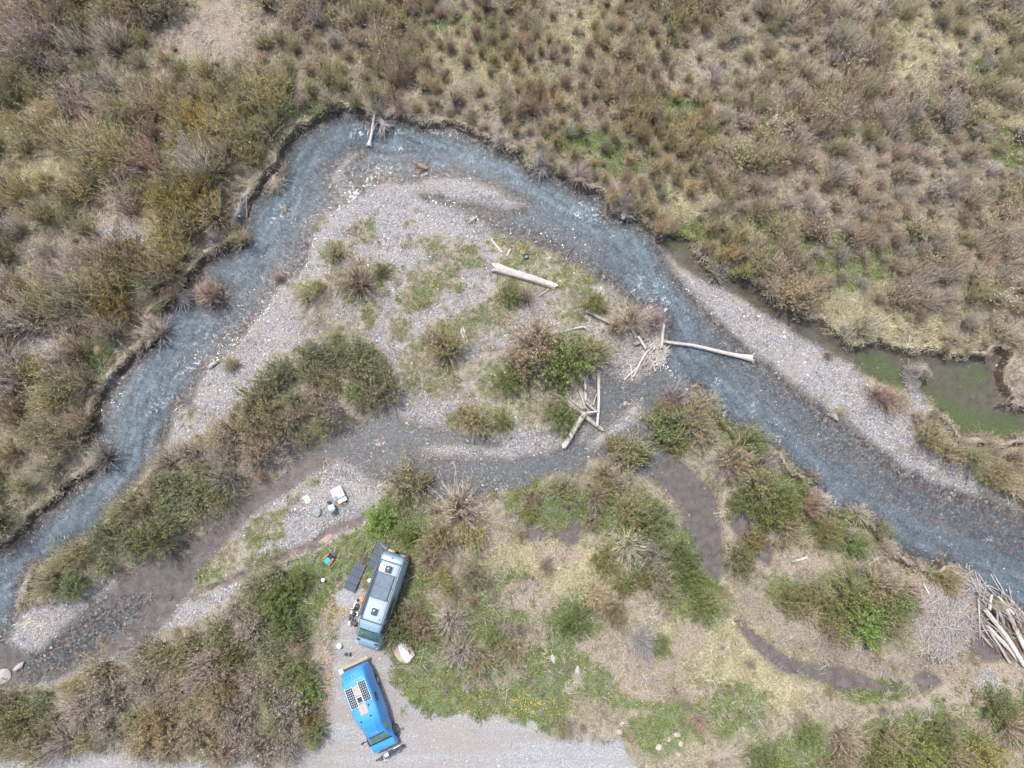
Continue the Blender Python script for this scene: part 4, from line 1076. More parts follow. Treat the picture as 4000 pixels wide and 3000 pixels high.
def cloth_patch(w, d, amp, seed, n=10, thick=.015):
    rs = np.random.default_rng(seed); ph = rs.uniform(0, 6, 4); V = []; F = []
    for k in (0, 1):
        for i in range(n + 1):
            for j in range(n + 1):
                x, y = (i / n - .5) * w, (j / n - .5) * d
                z = amp * (math.sin(x / w * 9 + ph[0]) * math.cos(y / d * 7 + ph[1]) + .6 * math.sin(x / w * 17 + y / d * 13 + ph[2])) + amp * 1.3
                V.append((x * (1 + .06 * math.sin(y * 9 + ph[3])), y * (1 + .06 * math.sin(x * 11 + ph[2])), z - k * thick))
    N = (n + 1) ** 2; g = lambda i, j: i * (n + 1) + j
    for i in range(n):
        for j in range(n):
            F.append((g(i, j), g(i + 1, j), g(i + 1, j + 1), g(i, j + 1))); F.append((N + g(i, j + 1), N + g(i + 1, j + 1), N + g(i + 1, j), N + g(i, j)))
    rim = [g(i, 0) for i in range(n)] + [g(n, j) for j in range(n)] + [g(i, n) for i in range(n, 0, -1)] + [g(0, j) for j in range(n, 0, -1)]
    for a, b in zip(rim, rim[1:] + rim[:1]): F.append((b, a, a + N, b + N))
    return MB().add(V, F)
v = lc.matrix_basis @ Vector((0, .16, .235))
tag(cloth_patch(.38, .42, .02, 5).build("towel", M_TEAL, None, 60, v, (0, 0, lc.rotation_euler.z)), "teal towel draped over the front of the orange beach chair", "towel")
# cream cloth on the gravel, grey bag next to it
p = at_px(1200, 1950); tag(cloth_patch(.46, .62, .05, 8).build("cloth", M_CLOTH, None, 60, p + Vector((0, 0, .02)), (0, 0, .6)), "crumpled cream cloth lying on the camp gravel bar", "cloth")

def rock_mesh(seed, flat, mat, sub=3, rough=.3, cut=0.0, name="boulder"):
    bm = bmesh.new(); bmesh.ops.create_icosphere(bm, subdivisions=sub, radius=1.0)
    rs = np.random.default_rng(seed); pl = [(Vector(rs.normal(size=3)).normalized(), rs.uniform(.55, .9)) for _ in range(7)]
    for v in bm.verts:
        c = v.co.copy()
        for nrm, d in pl:
            k = c.dot(nrm)
            if k > d: c -= nrm * (k - d) * .9
        if cut and c.z > cut: c.z = cut + (c.z - cut) * .12
        nz = rough * .25 * (math.sin(c.x * 4 + seed) * math.cos(c.y * 5 + seed * 2) + .5 * math.sin(c.z * 9 + c.x * 7 + seed))
        c *= 1 + nz
        v.co = Vector((c.x, c.y, c.z * flat))
    me = bpy.data.meshes.new(name); bm.to_mesh(me); bm.free()
    me.polygons.foreach_set("use_smooth", [True] * len(me.polygons)); me.set_sharp_from_angle(angle=R(28))
    me.materials.append(mat)
    return me
def boulder(fx, fy, sx, sy, sz, rz, mat, label, seed, sink=.35, cut=0.0, group=None):
    p = at_px(fx, fy, 0, sz * .5)
    o = link("boulder", rock_mesh(seed, 1.0, mat, 3, .3, cut), None, None, p + Vector((0, 0, sz * (1 - sink) - sz * .35)), (0, 0, rz)); o.scale = (sx, sy, sz)
    return tag(o, label, "boulder", group)
boulder(1271, 2107, .62, .30, .22, R(32), M_SANDST, "long tan boulder at the edge of the camp gravel bar", 3)
bt = boulder(1577, 2545, .98, .86, .45, R(-30), M_SANDST, "big orange-tan flat boulder with a white sheet on top", 5, .45, .45)
boulder(1238, 2000, .36, .38, .30, .4, M_GREYST, "dark mottled grey boulder near the camp table", 9)
boulder(75, 2602, .52, .26, .26, R(40), M_PALEST, "pale elongated boulder in the shallows at the lower left corner", 12)
boulder(8, 2640, .80, .60, .16, .3, M_PALEST, "flat pale boulder cut by the left frame edge in shallow water", 14)
boulder(2257, 2618, .27, .33, .22, .2, M_PALEST, "squarish pale boulder on bare earth in the near meadow", 17)
boulder(2160, 2573, .20, .40, .20, .5, M_PALEST, "long narrow pale boulder beside a green patch of meadow", 19)
for i, (fx, fy, s) in enumerate([(2645, 2870, .27), (2612, 2890, .2), (2660, 2905, .26), (2575, 2920, .3), (2652, 2950, .18), (2530, 2992, .22), (2420, 2860, .24), (2432, 2828, .2), (2345, 2790, .12)]):
    boulder(fx, fy, s, s * .8, s * .6, i * 1.1, M_PALEST, ["rounded tan boulder highest in the cluster by the road bend", "smaller pale boulder just under the topmost of the road cluster", "broad tan boulder in the middle of the road cluster", "wide pale boulder lowest on the left of the road cluster", "small whitish tan boulder lowest on the right of the road cluster",
             "pale boulder cut by the bottom frame edge near the road", "tan boulder on the grass left of the road cluster", "small pale boulder above the tan one left of the road cluster", "tiny tan boulder in the flowering grass by the road"][i], 30 + i, group="boulders by the road bend")
for i, (fx, fy, sx, sy, lb) in enumerate([(1478, 1735, .30, .22, "large red boulder in the wet cobbles"), (1476, 1722, .18, .15, "small orange boulder touching the large red one"), (1497, 1712, .14, .12, "small yellow boulder above the red one in the wet cobbles"), (1450, 1770, .15, .12, "small tan boulder below the red one in the wet cobbles"),
         (1505, 2072, .16, .12, "small white boulder above the tucked solar panel"), (3265, 2560, .01, .01, ""), (1360, 2058, .10, .08, "white pebble boulder at the head of the muddy trickle")]):
    if lb: boulder(fx, fy, sx, sy, .14, i, M_SANDST if i < 4 else M_PALEST, lb, 60 + i)
# white sheet on the flat boulder
def sheet_mesh():
    pts = [(1553, 2506), (1568, 2508), (1574, 2520), (1582, 2536), (1592, 2545), (1612, 2563), (1590, 2588), (1578, 2578), (1568, 2566), (1562, 2545), (1556, 2526)]
    z0 = bt.location.z + .235
    P = [W(x, y, z0) for x, y in pts]; c = sum(P, Vector()) / len(P)
    V = []; F = []; n = len(P); rs = np.random.default_rng(4)
    rings = [1.0, .8, .6, .4, .2]
    for k in (0, 1):
        for r in rings:
            for q in P: V.append(tuple(c + (q - c) * r + Vector((0, 0, rs.uniform(0, .05) * (r < 1) - k * .015 + .02))))
        V.append(tuple(c + Vector((0, 0, .05 - k * .015))))
    N = len(rings) * n + 1
    for i in range(len(rings) - 1):
        for j in range(n):
            a, b_ = i * n + j, i * n + (j + 1) % n
            F.append((a, b_, b_ + n, a + n)); F.append((N + a + n, N + b_ + n, N + b_, N + a))
    for j in range(n):
        a, b_ = (len(rings) - 1) * n + j, (len(rings) - 1) * n + (j + 1) % n
        F.append((a, b_, N - 1)); F.append((N + b_, N + a, 2 * N - 1))
        F.append((j, N + j, N + (j + 1) % n, (j + 1) % n))
    return MB().add(V, F)
tag(sheet_mesh().build("plastic_sheet", M_TARP), "crumpled white plastic sheet spread over the flat orange boulder", "sheet")

# bucket, stove, box, plates
p = at_px(1325, 2523, 0, .3); o = empty("bucket", p); tag(o, "white lidded bucket in front of the silver van", "bucket")
m = MB(); m.tube([(0, 0, 0), (0, 0, .34)], [.15, .17], 22); m.build("pail", M_WHITE, o, 40)
m = MB(); m.disc((0, 0, .355), .18, .03, 22); m.build("lid", M_WHITE, o, 40)
m = MB(); m.tube([(.18 * math.cos(a), .18 * math.sin(a), .30 - .1 * abs(math.sin(a))) for a in np.linspace(0, 3.14, 9)], .006, 5); m.build("handle", M_ALU, o)
p = at_px(1353, 2556, 0, .2); o = empty("camp_stove", p, R(-3)); tag(o, "black camp stove with a pot on the gravel between the vehicles", "stove")
m = MB(); m.box((0, 0, .09), (.62, .26, .06), None, .01); m.build("tray", M_GREYC, o)
m = MB(); m.box((.26, 0, .16), (.10, .27, .14), None, .02); m.build("burner_box", M_BLACK, o)
m = MB(); m.tube([(-.02, 0, .12), (-.02, 0, .25)], [.10, .11], 18); m.build("pot", M_BLACK, o, 40)
for sx in (-1, 1):
    m = MB(); m.box((sx * .25, 0, .03), (.03, .24, .08)); m.build("leg", M_BLACK, o)
p = at_px(1335, 2622, 0, .3); o = empty("cooler_box", p, R(25)); tag(o, "white cooler box standing at the truck's rear corner", "cooler")
m = MB(); m.box((0, 0, .16), (.40, .34, .32), None, .03); m.build("box_body", M_WHITE, o, 40)
m = MB(); m.box((0, 0, .345), (.42, .36, .06), None, .02); m.build("lid", M_PALEC, o, 40)
p = at_px(1444, 2267, 0, .45); o = empty("round_stool", p); tag(o, "round white stool beside the van's sliding door", "stool")
m = MB(); m.disc((0, 0, .45), .15, .04, 24); m.build("seat", M_WHITE, o, 40)
for a in (0, 2.1, 4.2):
    m = MB(); m.tube([(.14 * math.cos(a), .14 * math.sin(a), -.02), (.09 * math.cos(a), .09 * math.sin(a), .44)], .012, 6); m.build("leg", M_ALU, o)
p = at_px(1261, 2266, 0, .5); o = empty("camp_lantern", p); tag(o, "white round camp lantern on a thin stand in the grass", "lantern")
m = MB(); m.torus((0, 0, .5), .09, .045, 18, 8); m.build("ring", M_WHITE, o, 60)
m = MB(); m.disc((0, 0, .5), .06, .05, 14); m.build("lamp_core", M_GREYC, o)
m = MB(); m.tube([(0, 0, -.02), (0, 0, .5)], .012, 6); m.tube([(0, 0, .02), (.06, .22, .01)], .012, 6); m.build("stand", M_WHITE, o)
# fire scar
p = at_px(1666, 2617); o = empty("fire_ring", p); tag(o, "cold fire scar with charred stones in the flowering grass", "fire pit")
m = MB(); V = [(0, 0, .06)] + [(.34 * math.cos(a) * (1 + .2 * math.sin(3 * a)), .42 * math.sin(a) * (1 + .15 * math.cos(4 * a)), .015) for a in np.linspace(0, 6.283, 19)[:-1]]
m.add(V, [(0, i, i % 18 + 1) for i in range(1, 19)]); m.build("ash", M_ASH, o)
cm = [rock_mesh(80 + i, .7, M_ASH if i else M_GREYST, 1, .3, 0, "stone") for i in range(3)]
for i in range(11):
    a = i * .571; q = link("stone", cm[i % 3], None, o, (.36 * math.cos(a), .42 * math.sin(a), .05), (0, 0, i)); q.scale = (.09, .08, .08)
# backpack left on the island
p = at_px(2054, 1003); o = empty("backpack", p, .3); tag(o, "black backpack lying in the flowers above the big pale log", "backpack")
m = MB(); m.box((0, 0, .14), (.42, .52, .26), None, .09); m.build("main_bag", M_DARKC, o, 60)
m = MB(); m.box((0, -.12, .28), (.30, .22, .10), None, .04); m.build("pocket", M_GREYC, o, 60)
m = MB(); m.box((-.1, .3, .10), (.34, .14, .12), None, .05); m.build("mat_roll", M_PALEC, o, 60)
for sx in (-1, 1):
    m = MB(); m.tube([(sx * .12, .22, .28), (sx * .16, 0, .32), (sx * .13, -.22, .28)], .018, 6); m.build("strap", M_BLACK, o)

# ------------------------------------------------------------------ motorcycles
def motorcycle(loc, rz, lean, label, name, frame_mat, tank_mat, S=1.0, fend_mat=None):
    o = empty(name, loc, rz); tag(o, label, "motorcycle")
    o.rotation_euler = (lean, 0, rz); o.scale = (S, S, S)
    fend_mat = fend_mat or tank_mat
    Mx = Matrix.Rotation(R(90), 3, 'X')
    for xx, r in ((.68, .30), (-.66, .29)):
        w = MB(); w.torus((0, 0, 0), r - .045, .05, 26, 8, Mx); wh = w.build("wheel", M_RUBBER, o, 60, (xx, 0, r))
        m = MB(); m.torus((0, 0, 0), r - .09, .012, 26, 6, Mx); m.build("rim", M_ALU, wh)
        m = MB(); m.disc((0, 0, 0), .05, .12, 10, 'Y')
        for k in range(12): m.tube([(0, .03 * (-1) ** k, 0), ((r - .09) * math.cos(k * .5236), 0, (r - .09) * math.sin(k * .5236))], .004, 3)
        m.build("spokes", M_ALU, wh)
    m = MB()
    for sy in (-1, 1):
        m.tube([(.68, sy * .09, .30), (.44, sy * .09, .86)], .025, 7)
    m.tube([(.44, -.1, .80), (.44, .1, .80)], .02, 6); m.build("fork", M_BLACK, o, 60)
    m = MB(); m.tube([(.42, 0, .80), (.05, 0, .62), (-.30, 0, .66), (-.62, 0, .80)], .03, 7); m.tube([(.40, 0, .74), (.18, 0, .30), (-.22, 0, .28), (-.25, 0, .62)], .025, 7)
    m.build("frame", frame_mat, o, 60)
    for sy in (-1, 1):
        m = MB(); m.tube([(-.22, sy * .10, .36), (-.66, sy * .10, .29)], .022, 6); m.build("swingarm", M_ALU, o, 60)
    m = MB(); m.box((.02, 0, .42), (.34, .26, .30), None, .05); m.build("engine", M_RACK, o, 60)
    m = MB(); m.tube([(.10, .12, .36), (.0, .15, .30), (-.30, .16, .45), (-.60, .17, .62)], .04, 8); m.build("exhaust", M_ALU, o, 60)
    m = MB(); m.box((.20, 0, .80), (.40, .22, .16), None, .06); m.build("fuel_tank", tank_mat, o, 60)
    m = MB(); m.box((-.22, 0, .85), (.62, .19, .08), None, .03); m.build("seat", M_DARKC, o, 60)
    m = MB(); m.box((-.72, 0, .80), (.42, .15, .025), Euler((0, R(12), 0)), .01); m.build("rear_fender", fend_mat, o)
    m = MB(); m.box((.80, 0, .66), (.50, .13, .025), Euler((0, R(10), 0)), .01); m.build("front_fender", fend_mat, o)
    m = MB(); m.box((.54, 0, .86), (.06, .18, .20), Euler((0, R(-15), 0)), .02); m.build("number_plate", fend_mat, o)
    hb = MB(); hb.tube([(.36, -.40, 1.02), (.40, -.16, 1.00), (.42, 0, .95), (.40, .16, 1.00), (.36, .40, 1.02)], .014, 6); hb = hb.build("handlebar", M_ALU, o, 60)
    for sy in (-1, 1):
        m = MB(); m.tube([(.365, sy * .30, 1.02), (.35, sy * .42, 1.02)], .02, 7); m.build("grip", M_BLACK, hb)
    m = MB(); m.tube([(-.05, .12, .30), (-.12, .30, -.0)], .012, 5); m.build("kickstand", M_BLACK, o)
    return o
p0, p1 = G(1494, 2957), G(1572, 2912)
c = (p0 + p1) / 2
motorcycle(Vector((c.x, c.y, hz(c.x, c.y))), math.atan2(p0.y - p1.y, p0.x - p1.x), R(9), "black and white motorcycle standing across the blue truck's nose", "motorcycle", M_BLACK, M_WHITE, 1.08, M_RACK)
p0, p1 = G(1408, 2362), G(1390, 2440)
c = (p0 + p1) / 2
mo = motorcycle(Vector((c.x - .05, c.y, hz(c.x, c.y))), math.atan2(p0.y - p1.y, p0.x - p1.x), R(-34), "small white and green trail bike leaning against the silver van", "motorcycle", M_LIME, M_WHITE, .82)
mo.location.z += .03
# things by the trail bike
p = at_px(1385, 2438, 0, .3); o = empty("crate", p, R(-10)); tag(o, "orange-brown crate on the gravel beside the van's front wheel", "crate")
m = MB(); m.box((0, 0, .15), (.26, .32, .30), None, .02); m.build("crate_body", M_BROWNB, o, 40)
m = MB(); m.box((0, .05, .315), (.24, .22, .03), None, .01); m.build("lid", M_RACK, o)
p = at_px(1390, 2400, 0, .3); o = empty("helmet", p, .3); tag(o, "white motorcycle helmet with dark opening beside the trail bike", "helmet")
m = MB(); m.torus((0, 0, .16), .12, .06, 20, 10); m.build("shell", M_WHITE, o, 60)
m = MB(); m.disc((0, 0, .14), .10, .10, 16); m.build("lining", M_GREYC, o, 60)

# ------------------------------------------------------------------ the person by the sliding door
def skinned(name, verts, edges, radii, mat, root=0, parent=None, sub=2):
    bm = bmesh.new(); ly = bm.verts.layers.skin.verify()
    vs = []
    for i, (co, r) in enumerate(zip(verts, radii)):
        v = bm.verts.new(co); v[ly].radius = (r, r) if not hasattr(r, '__len__') else r; v[ly].use_root = (i == root); vs.append(v)
    for a, b_ in edges: bm.edges.new((vs[a], vs[b_]))
    me = bpy.data.meshes.new(name); bm.to_mesh(me); bm.free()
    me.materials.append(mat)
    o = link(name, me, None, parent)
    md = o.modifiers.new("skin", 'SKIN'); md.use_smooth_shade = True
    o.modifiers.new("sub", 'SUBSURF').levels = sub; o.modifiers["sub"].render_levels = sub
    return o
hp = at_px(1434, 2330, 0, .6)
per = empty("person", hp, ang((1434, 2328), (1409, 2338)) - R(90)); tag(per, "person in an orange-brown jacket and dark cap bending by the van door", "person")
# local axes: +y is the way the person leans; feet on the ground
B = [(0, -.12, .86), (0, .02, 1.02), (0, .20, 1.18), (0, .36, 1.28), (0, .44, 1.32), (0, .52, 1.33), (0, .60, 1.30),      # 0 hips .. 6 crown of head
     (.19, .32, 1.25), (.30, .42, 1.02), (.24, .58, .86), (.22, .64, .82),                                               # 7-10 left arm
     (-.19, .32, 1.25), (-.33, .36, 1.00), (-.26, .54, .84), (-.24, .60, .80),                                           # 11-14 right arm
     (.10, -.12, .84), (.12, .06, .48), (.12, -.06, .09), (.12, .10, .045),                                              # 15-18 left leg
     (-.10, -.12, .84), (-.13, .02, .48), (-.12, -.10, .09), (-.12, .06, .045)]                                          # 19-22 right leg
E = [(0, 1), (1, 2), (2, 3), (3, 4), (4, 5), (5, 6), (3, 7), (7, 8), (8, 9), (9, 10), (3, 11), (11, 12), (12, 13), (13, 14), (0, 15), (15, 16), (16, 17), (17, 18), (0, 19), (19, 20), (20, 21), (21, 22)]
Rr = [.15, .145, .155, .15, .055, .085, .075, .07, .045, .035, .04, .07, .045, .035, .04, .09, .065, .045, .04, .09, .065, .045, .04]
fb = list(B); fe = list(E); fr = list(Rr)
for wi, sx in ((10, 1), (14, -1)):
    bx, by, bz = B[wi]
    for k, (dx, L) in enumerate(((-.03, .06), (-.01, .07), (.01, .066), (.03, .052))):
        i = len(fb); fb += [(bx + dx, by + .04, bz - .02), (bx + dx * 1.1, by + .04 + L * .6, bz - .05), (bx + dx, by + .04 + L * .7, bz - .08)]; fr += [.010, .009, .008]; fe += [(wi, i), (i, i + 1), (i + 1, i + 2)]
    i = len(fb); fb += [(bx - sx * .045, by + .01, bz - .01), (bx - sx * .06, by + .04, bz - .035)]; fr += [.011, .009]; fe += [(wi, i), (i, i + 1)]
body = skinned("body", fb, fe, fr, M_SKIN, 0, per)
jb = [B[i] for i in (0, 1, 2, 3, 7, 8, 9, 11, 12, 13)]
skinned("jacket", jb, [(0, 1), (1, 2), (2, 3), (3, 4), (4, 5), (5, 6), (3, 7), (7, 8), (8, 9)], [.165, .165, .175, .15, .085, .06, .05, .085, .06, .05], M_JACKET, 1, per)
skinned("trousers", [B[i] for i in (0, 15, 16, 17, 19, 20, 21)], [(0, 1), (1, 2), (2, 3), (0, 4), (4, 5), (5, 6)], [.16, .105, .08, .065, .105, .08, .065], M_TROUSER, 0, per)
m = MB(); V = []; F = []
for i, (a, r, zz) in enumerate(((0, .115, 0), (1, .112, .05), (2, .085, .09), (3, .03, .108))):
    for k in range(16): V.append((r * math.cos(k * .3927), r * math.sin(k * .3927) * 1.12, zz))
for i in range(3):
    for k in range(16): F.append((i * 16 + k, i * 16 + (k + 1) % 16, i * 16 + 16 + (k + 1) % 16, i * 16 + 16 + k))
F.append(tuple(48 + k for k in range(16)))
cap = m.add(V, F).build("cap", M_BLACK, per, 60, (0, .54, 1.355), (R(-12), 0, 0))
m = MB(); m.box((0, .15, .005), (.15, .10, .012), None, .004); m.build("brim", M_WHITE, cap)
for sx in (-1, 1):
    m = MB(); m.box((sx * .12, .03 if sx > 0 else -.01, .045), (.09, .26, .09), None, .03); m.build("shoe", M_BLACK, per, 60)
    m = MB(); m.disc((sx * .033, .605, 1.32), .011, .012, 8, 'Y'); m.build("eye", M_BLACK, per)
# ================================================================== DRIFTWOOD
def wood_material(name, lo, hi):
    t = NT(name)
    tc = t.n("TexCoord").outputs["Object"]
    mp = t.n("Mapping", ins={"Vector": tc}); mp.inputs["Scale"].default_value = (1.2, 16, 16)
    n1 = t.noise(mp.outputs[0], 2.5, 5, 0.65).outputs[0]; n2 = t.noise(tc, 2.0, 3).outputs[0]
    c = t.ramp(n1, [(0.30, tuple(x * .32 for x in lo)), (0.46, lo), (0.68, hi)])
    c = t.mix(t.rng(n2, .45, .7, 0, .5), c, t.mix(1.0, c, (.82, .72, .62), 'MULTIPLY'))
    p = t.n("BsdfPrincipled", ins={"Base Color": c, "Roughness": 0.85, "Normal": t.bump(n1, .6, .02)}); p.inputs["Specular IOR Level"].default_value = .2
    return t.end(p.outputs[0])
M_LOG = wood_material("bleached_driftwood", (0.50, 0.45, 0.39), (0.72, 0.68, 0.62))
M_LOG2 = wood_material("grey_driftwood", (0.36, 0.32, 0.29), (0.56, 0.52, 0.48))
M_LOG3 = wood_material("brown_driftwood", (0.22, 0.165, 0.12), (0.38, 0.31, 0.24))

def log(name, pix, r, label, mat=None, lift=(0, 0), root=False, group=None, n=14, seg=10, cat="log", broken=True):
    """a trunk lying along pixels; r = radius at both ends; lift = extra height of its ends"""
    rs = random.Random(sum(ord(ch) * (i + 3) for i, ch in enumerate(label)))
    k = len(pix)
    pts = []
    for i, (fx, fy) in enumerate(pix):
        u = i / (k - 1); rr = r[0] + (r[1] - r[0]) * u; lf = lift[0] + (lift[1] - lift[0]) * u
        p = G(fx, fy)
        z = max(hz(p.x, p.y), 0.0) + rr * .8 + lf
        p = W(fx, fy, z); pts.append(p)
    a, b = pts[0], pts[-1]
    d = b - a; L = d.length
    o_loc = (a + b) / 2
    X_ = d.normalized(); Y_ = Vector((0, 0, 1)).cross(X_).normalized(); Z_ = X_.cross(Y_)
    Mt = Matrix((X_, Y_, Z_)).transposed()
    Mi = Mt.inverted()
    ctrl = [Mi @ (p - o_loc) for p in pts]
    def along(u):
        s = u * (k - 1); i = min(int(s), k - 2); f = s - i
        return ctrl[i] * (1 - f) + ctrl[i + 1] * f
    V = []; F = []
    ph = [rs.uniform(0, 6.28) for _ in range(6)]
    for i in range(seg + 1):
        u = i / seg; c = along(u); rr = r[0] + (r[1] - r[0]) * u
        c = c + Vector((0, L * .006 * math.sin(u * 7 + ph[0]), L * .003 * math.sin(u * 5 + ph[1])))
        for j in range(n):
            t = 6.2832 * j / n
            q = rr * (1 + .10 * math.sin(2 * t + ph[2] + u * 2) + .07 * math.sin(5 * t + ph[3] + u * 3) + .04 * math.sin(9 * t + u * 11 + ph[4]))
            if root and u > .86: q *= 1 + (u - .86) * 5.5 * (.6 + .5 * abs(math.sin(2.5 * t + ph[5])))
            ex = 0
            if broken and i in (0, seg): ex = rr * .5 * math.sin(3 * t + ph[4]) * (1 if i else -1)
            V.append(c + Vector((ex, q * math.cos(t), q * math.sin(t))))
    for i in range(seg):
        for j in range(n): F.append((i * n + j, i * n + (j + 1) % n, (i + 1) * n + (j + 1) % n, (i + 1) * n + j))
    k0 = len(V); V += [along(0) + Vector((r[0] * .3, 0, 0)), along(1) - Vector((r[1] * .3, 0, 0))]
    for j in range(n):
        F.append((k0, (j + 1) % n, j)); F.append((k0 + 1, seg * n + j, seg * n + (j + 1) % n))
    m = MB().add(V, F)
    if not root:
        o = m.build(name, mat or M_LOG, None, 50); o.location = o_loc; o.rotation_euler = Mt.to_euler()
        tag(o, label, cat, group)
        return o
    o = empty(name, o_loc); o.rotation_euler = Mt.to_euler(); tag(o, label, cat, group)
    m.build("trunk", mat or M_LOG, o, 50)
    e = along(1)
    for q in range(7):
        t = q * .9 + ph[0]; rr = r[1]
        w = MB(); w.tube([e + Vector((-rr * .5, rr * .8 * math.cos(t), rr * .8 * math.sin(t))), e + Vector((rr * .5, rr * 2.0 * math.cos(t), rr * 1.5 * math.sin(t))), e + Vector((rr * .9, rr * 3.0 * math.cos(t + .2), rr * 1.9 * abs(math.sin(t + .2))))], [rr * .35, rr * .2, rr * .05], 6)
        w.build("root", mat or M_LOG, o, 50)
    return o
GJ = "logs of the driftwood jams"
log("log", [(1931, 1042), (2050, 1082), (2174, 1118)], (.40, .22), "thick pale weathered log lying alone on the island", M_LOG, n=20, seg=18)
log("log", [(1917, 934), (1962, 988)], (.09, .08), "short straight pale log upslope of the big island log")
log("log", [(1993, 974), (1980, 999)], (.08, .08), "stubby pale log piece next to the backpack")
log("log", [(2145, 1129), (2094, 1165)], (.07, .05), "thin grey log just below the big island log", M_LOG2)
log("log", [(2588, 1331), (2700, 1350), (2820, 1376), (2938, 1398)], (.11, .17), "long pale trunk with root flare spanning most of the river", M_LOG, (.35, .05), True, seg=24)
log("log", [(2594, 1268), (2588, 1310), (2584, 1360)], (.10, .12), "upright white log on top of the riverside jam", M_LOG, (.75, .65), group=GJ)
log("log", [(2291, 1215), (2340, 1238), (2400, 1268)], (.12, .17), "grey log entering the brown shrub from the island grass", M_LOG2, (.1, .3), group=GJ)
log("log", [(2400, 1272), (2490, 1320)], (.10, .09), "slim grey log running along the foot of the brown shrub", M_LOG2, (.1, .1), group=GJ)
log("log", [(2495, 1313), (2508, 1338), (2523, 1362)], (.10, .13), "forked tan log at the shrub end of the riverside jam", M_LOG, (.5, .4), group=GJ)
log("log", [(2527, 1370), (2500, 1420), (2474, 1471)], (.08, .08), "straight pale log pointing out of the riverside jam to the dark pool", M_LOG, (.35, .05), group=GJ)
log("log", [(2495, 1431), (2438, 1484)], (.07, .06), "thin pale log crossing the dark pool below the jam", M_LOG, (.15, .02), group=GJ)
log("log", [(2464, 1423), (2470, 1488)], (.06, .05), "small white log lying upright in the dark pool", M_LOG, (.05, .02), group=GJ)
log("log", [(2596, 1357), (2602, 1394)], (.06, .05), "short white log stub at the water side of the jam", M_LOG, (.1, .0), group=GJ)
log("log", [(2476, 1345), (2540, 1325)], (.14, .10), "broad split log inside the riverside jam", M_LOG2, (.1, .15), group=GJ)
log("branch", [(2206, 1294), (2245, 1281), (2279, 1276), (2290, 1282), (2291, 1298)], (.04, .08), "crooked white branch hooked at one end on green grass", M_LOG, (.25, .3), cat="branch")
log("log", [(2201, 1746), (2240, 1684), (2284, 1614)], (.24, .22), "broad pale flat log sloping into the pool, lowest of the crossed pile", M_LOG, (.05, .45), n=18, group=GJ)
log("log", [(2208, 1562), (2290, 1630), (2354, 1680)], (.27, .16), "thick grey log running under the crossed pile", M_LOG2, (.05, .0), n=18, group=GJ)
log("log", [(2341, 1456), (2338, 1560), (2335, 1665)], (.13, .09), "long straight pale log on the river side of the crossed pile", M_LOG, (.1, .45), group=GJ)
log("log", [(2286, 1478), (2287, 1566)], (.11, .10), "short upright pale log at the top of the crossed pile", M_LOG, (.1, .35), group=GJ)
log("log", [(2150, 1531), (2208, 1557)], (.09, .10), "pale log sticking out west of the crossed pile", M_LOG, (.05, .1), group=GJ)
log("log", [(2185, 1529), (2276, 1595)], (.06, .06), "slender pale log slanting across the crossed pile", M_LOG, (.3, .5), group=GJ)
log("log", [(2265, 1529), (2287, 1595)], (.10, .09), "split grey log in the middle of the crossed pile", M_LOG2, (.35, .5), group=GJ)
log("log", [(2291, 1612), (2335, 1608)], (.10, .08), "short crosswise log linking the two sides of the crossed pile", M_LOG, (.6, .55), group=GJ)
log("log", [(2287, 1572), (2328, 1606)], (.10, .09), "stout tan log slanting under the crosswise one", M_LOG2, (.3, .3), group=GJ)
log("log", [(2317, 1581), (2335, 1529)], (.05, .04), "thin stick leaning on the long straight log of the crossed pile", M_LOG, (.1, .2), group=GJ)
log("log", [(1466, 434), (1455, 500), (1441, 567)], (.09, .11), "slender pale trunk reaching from the top bank into the bend", M_LOG, (.7, .15), True, seg=14)
log("log", [(1801, 1282), (1816, 1342)], (.09, .08), "left one of two parallel pale logs on the island gravel", M_LOG)
log("log", [(1808, 1276), (1826, 1338)], (.08, .07), "right one of two parallel pale logs on the island gravel", M_LOG)
log("log", [(1452, 1374), (1481, 1390)], (.09, .08), "short fat pale log at the edge of the island thicket", M_LOG)
log("log", [(1357, 908), (1390, 918), (1425, 935)], (.09, .05), "brown splintered log on the west side of the gravel island", M_LOG3)
log("plank", [(3095, 2193), (3156, 2178)], (.09, .09), "straight white plank lying on bare ground by the river bank", M_LOG, cat="plank", n=6)
log("log", [(3850, 2381), (3925, 2480), (4005, 2600)], (.14, .16), "longest pale log of the lower right jam, nearest the meadow", M_LOG, (.5, .2), group=GJ)
log("log", [(3928, 2375), (3965, 2450), (4010, 2540)], (.14, .17), "thick pale log of the lower right jam beside the water", M_LOG, (.35, .3), group=GJ)
log("log", [(3856, 2445), (3920, 2510), (3977, 2577)], (.12, .14), "lowest log of the lower right jam above the muddy inlet", M_LOG, (.25, .1), group=GJ)
log("log", [(3891, 2364), (3920, 2433)], (.11, .10), "short grey log wedged between the long logs at lower right", M_LOG2, (.45, .5), group=GJ)
log("log", [(3873, 2323), (3865, 2381)], (.10, .11), "stubby pale log standing at the head of the lower right jam", M_LOG, (.8, .55), group=GJ)
log("log", [(3897, 2381), (3895, 2462)], (.08, .08), "thin upright grey log inside the lower right jam", M_LOG2, (.4, .3), group=GJ)
log("log", [(3780, 2255), (3850, 2310)], (.10, .12), "grey log slanting between the sand bar and the lower right jam", M_LOG2, (.4, .6), group=GJ)
log("log", [(3900, 2330), (3960, 2400)], (.09, .10), "thin pale log on the river side at the head of the lower right jam", M_LOG, (.6, .4), group=GJ)
log("log", [(3870, 2470), (3945, 2590)], (.08, .09), "thin grey log over the muddy inlet at lower right", M_LOG2, (.3, .1), group=GJ)
